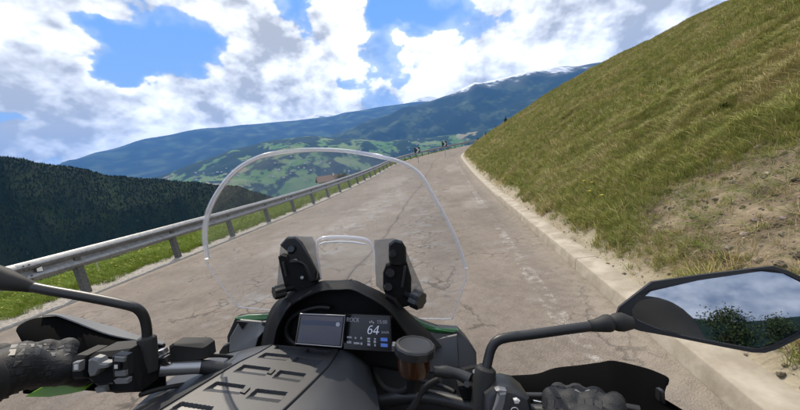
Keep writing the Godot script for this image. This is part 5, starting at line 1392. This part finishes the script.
func build_rider():
	M.glove = grain(0.12, Color(0.004, 0.0045, 0.006), Color(0.010, 0.011, 0.014), 70, 6.0, 0.7, 0.3)
	M.tile = mat(0.024, 0.025, 0.029, 0.5)
	var jacket := grain(0.2, Color(0.016, 0.017, 0.019), Color(0.030, 0.031, 0.034), 71, 3.0, 0.8, 0.4)
	var seat := EYE + Vector3(-0.10, -0.72, 0.40)
	var person := thing("person", Vector3(seat.x, 0.75, seat.z), "rider in dark jacket, helmet and black armoured gloves gripping the handlebar", "person")
	var wl := V(-62, 398, 0.37); var wr := V(660, 478, 0.335)
	var neck := EYE + Vector3(0.0, -0.17, 0.22); var bones := [[neck + Vector3(0, 0.05, -0.02), neck, 0.06, 0.07], [neck + Vector3(-0.16, -0.06, 0.02), neck + Vector3(0.16, -0.06, 0.02), 0.085, 0.085], [neck + Vector3(0, -0.10, 0.02), neck + Vector3(-0.03, -0.30, 0.06), 0.15, 0.15], [neck + Vector3(-0.03, -0.30, 0.06), seat + Vector3(0, 0.08, 0), 0.145, 0.15]]
	for k in 2:
		var sd: float = [-1, 1][k]; var sh := neck + Vector3(sd * 0.20, -0.08, 0.02); var w: Vector3 = [wl, wr][k]
		var el := sh.lerp(w, 0.5) + Vector3(sd * 0.11, -0.10, 0.06)
		bones.append([sh, el, 0.068, 0.055]); bones.append([el, w, 0.055, 0.040])
		var hip := seat + Vector3(sd * 0.10, 0.0, 0.0); var knee := seat + Vector3(sd * 0.22, -0.05, -0.44); var ankle := knee + Vector3(-sd * 0.02, -0.40, 0.16)
		bones.append([hip, knee, 0.088, 0.062]); bones.append([knee, ankle, 0.060, 0.045]); bones.append([ankle, ankle + Vector3(0, -0.05, -0.16), 0.045, 0.035])
	put("body", net(bones, 0.02, 0.05), jacket, person, 60)
	var hc := EYE + Vector3(-0.01, 0.07, 0.20); var s := Soup.new(); var rings := []
	for i in 15:
		var a := PI * i / 14.0; var ring := PackedVector3Array()
		for k in 24:
			var b := TAU * k / 24; ring.append(hc + Vector3(sin(a) * cos(b) * 0.125, cos(a) * 0.145 - (0.02 if i > 9 else 0.0), sin(a) * sin(b) * 0.15 - (0.03 * sin(a) if sin(b) < 0 and i > 7 else 0.0)))
		rings.append(ring)
	loft(s, rings, false); var he := put("helmet", s, mat(0.05, 0.05, 0.055, 0.2), person, 60)
	s = Soup.new(); var rows := []
	for i in 6:
		var r := PackedVector3Array()
		for k in 13:
			var b := -PI / 2 + deg_to_rad(-68 + 136.0 * k / 12.0); var a := deg_to_rad(66 + 30.0 * i / 5.0)
			r.append(hc + Vector3(sin(a) * cos(b) * 0.127, cos(a) * 0.147, sin(a) * sin(b) * 0.153))
		rows.append(r)
	sheet(s, rows, 0.003); put("visor", s, M.gloss, he, 50)
	glove(person, V(66, 366.0, 0.500), V(-25, 377, 0.440), wl, 0.029, jacket, true)
	glove(person, V(556, 415, 0.430), V(660, 432, 0.37), wr, 0.028, jacket, false)

func _ready():
	var d := Vector3((448.0 - 400) / F, (205 - 158.0) / F, -1).normalized()       # the straight road ahead, as the lens sees it
	var sr := sin(deg_to_rad(ROLL)); var cr := cos(deg_to_rad(ROLL))
	var u := Vector3(-sr, cr, (-sr * d.x + cr * d.y) / -d.z).normalized()
	var rt := d.cross(u).normalized()
	B = Basis(rt, u, -d).transposed()
	var cam := Camera3D.new(); cam.name = "camera"; add_child(cam)
	cam.transform = Transform3D(B, EYE); cam.fov = rad_to_deg(2 * atan(205.0 / F)); cam.near = 0.02; cam.far = 40000; cam.current = true
	var env := Environment.new(); env.background_mode = Environment.BG_SKY
	var sky := Sky.new(); var sm := PanoramaSkyMaterial.new(); sm.panorama = make_sky(4096); sm.energy_multiplier = 1.2; sky.sky_material = sm; env.sky = sky
	env.tonemap_mode = Environment.TONE_MAPPER_LINEAR; env.tonemap_exposure = 1.25
	env.fog_enabled = true; env.fog_density = 0.000088; env.fog_light_color = Color(0.39, 0.66, 1.0)
	env.sdfgi_enabled = true; env.ssao_enabled = true; env.ssil_enabled = true
	var we := WorldEnvironment.new(); we.name = "environment"; we.environment = env; add_child(we)
	var sun := DirectionalLight3D.new(); sun.name = "sun"; sun.light_energy = 1.35; sun.light_color = Color(1.0, 0.95, 0.87); sun.light_angular_distance = 0.5; sun.shadow_enabled = true; add_child(sun)
	sun.look_at_from_position(Vector3.ZERO, -Vector3(-0.40, 0.74, -0.54), Vector3.UP)
	na.seed = 21; na.frequency = 0.05; na.fractal_octaves = 4; nb.seed = 5; nb.frequency = 0.02; nb.fractal_octaves = 5
	build_setting()
	build_roadside()
	build_motorcycle()
	build_rider()
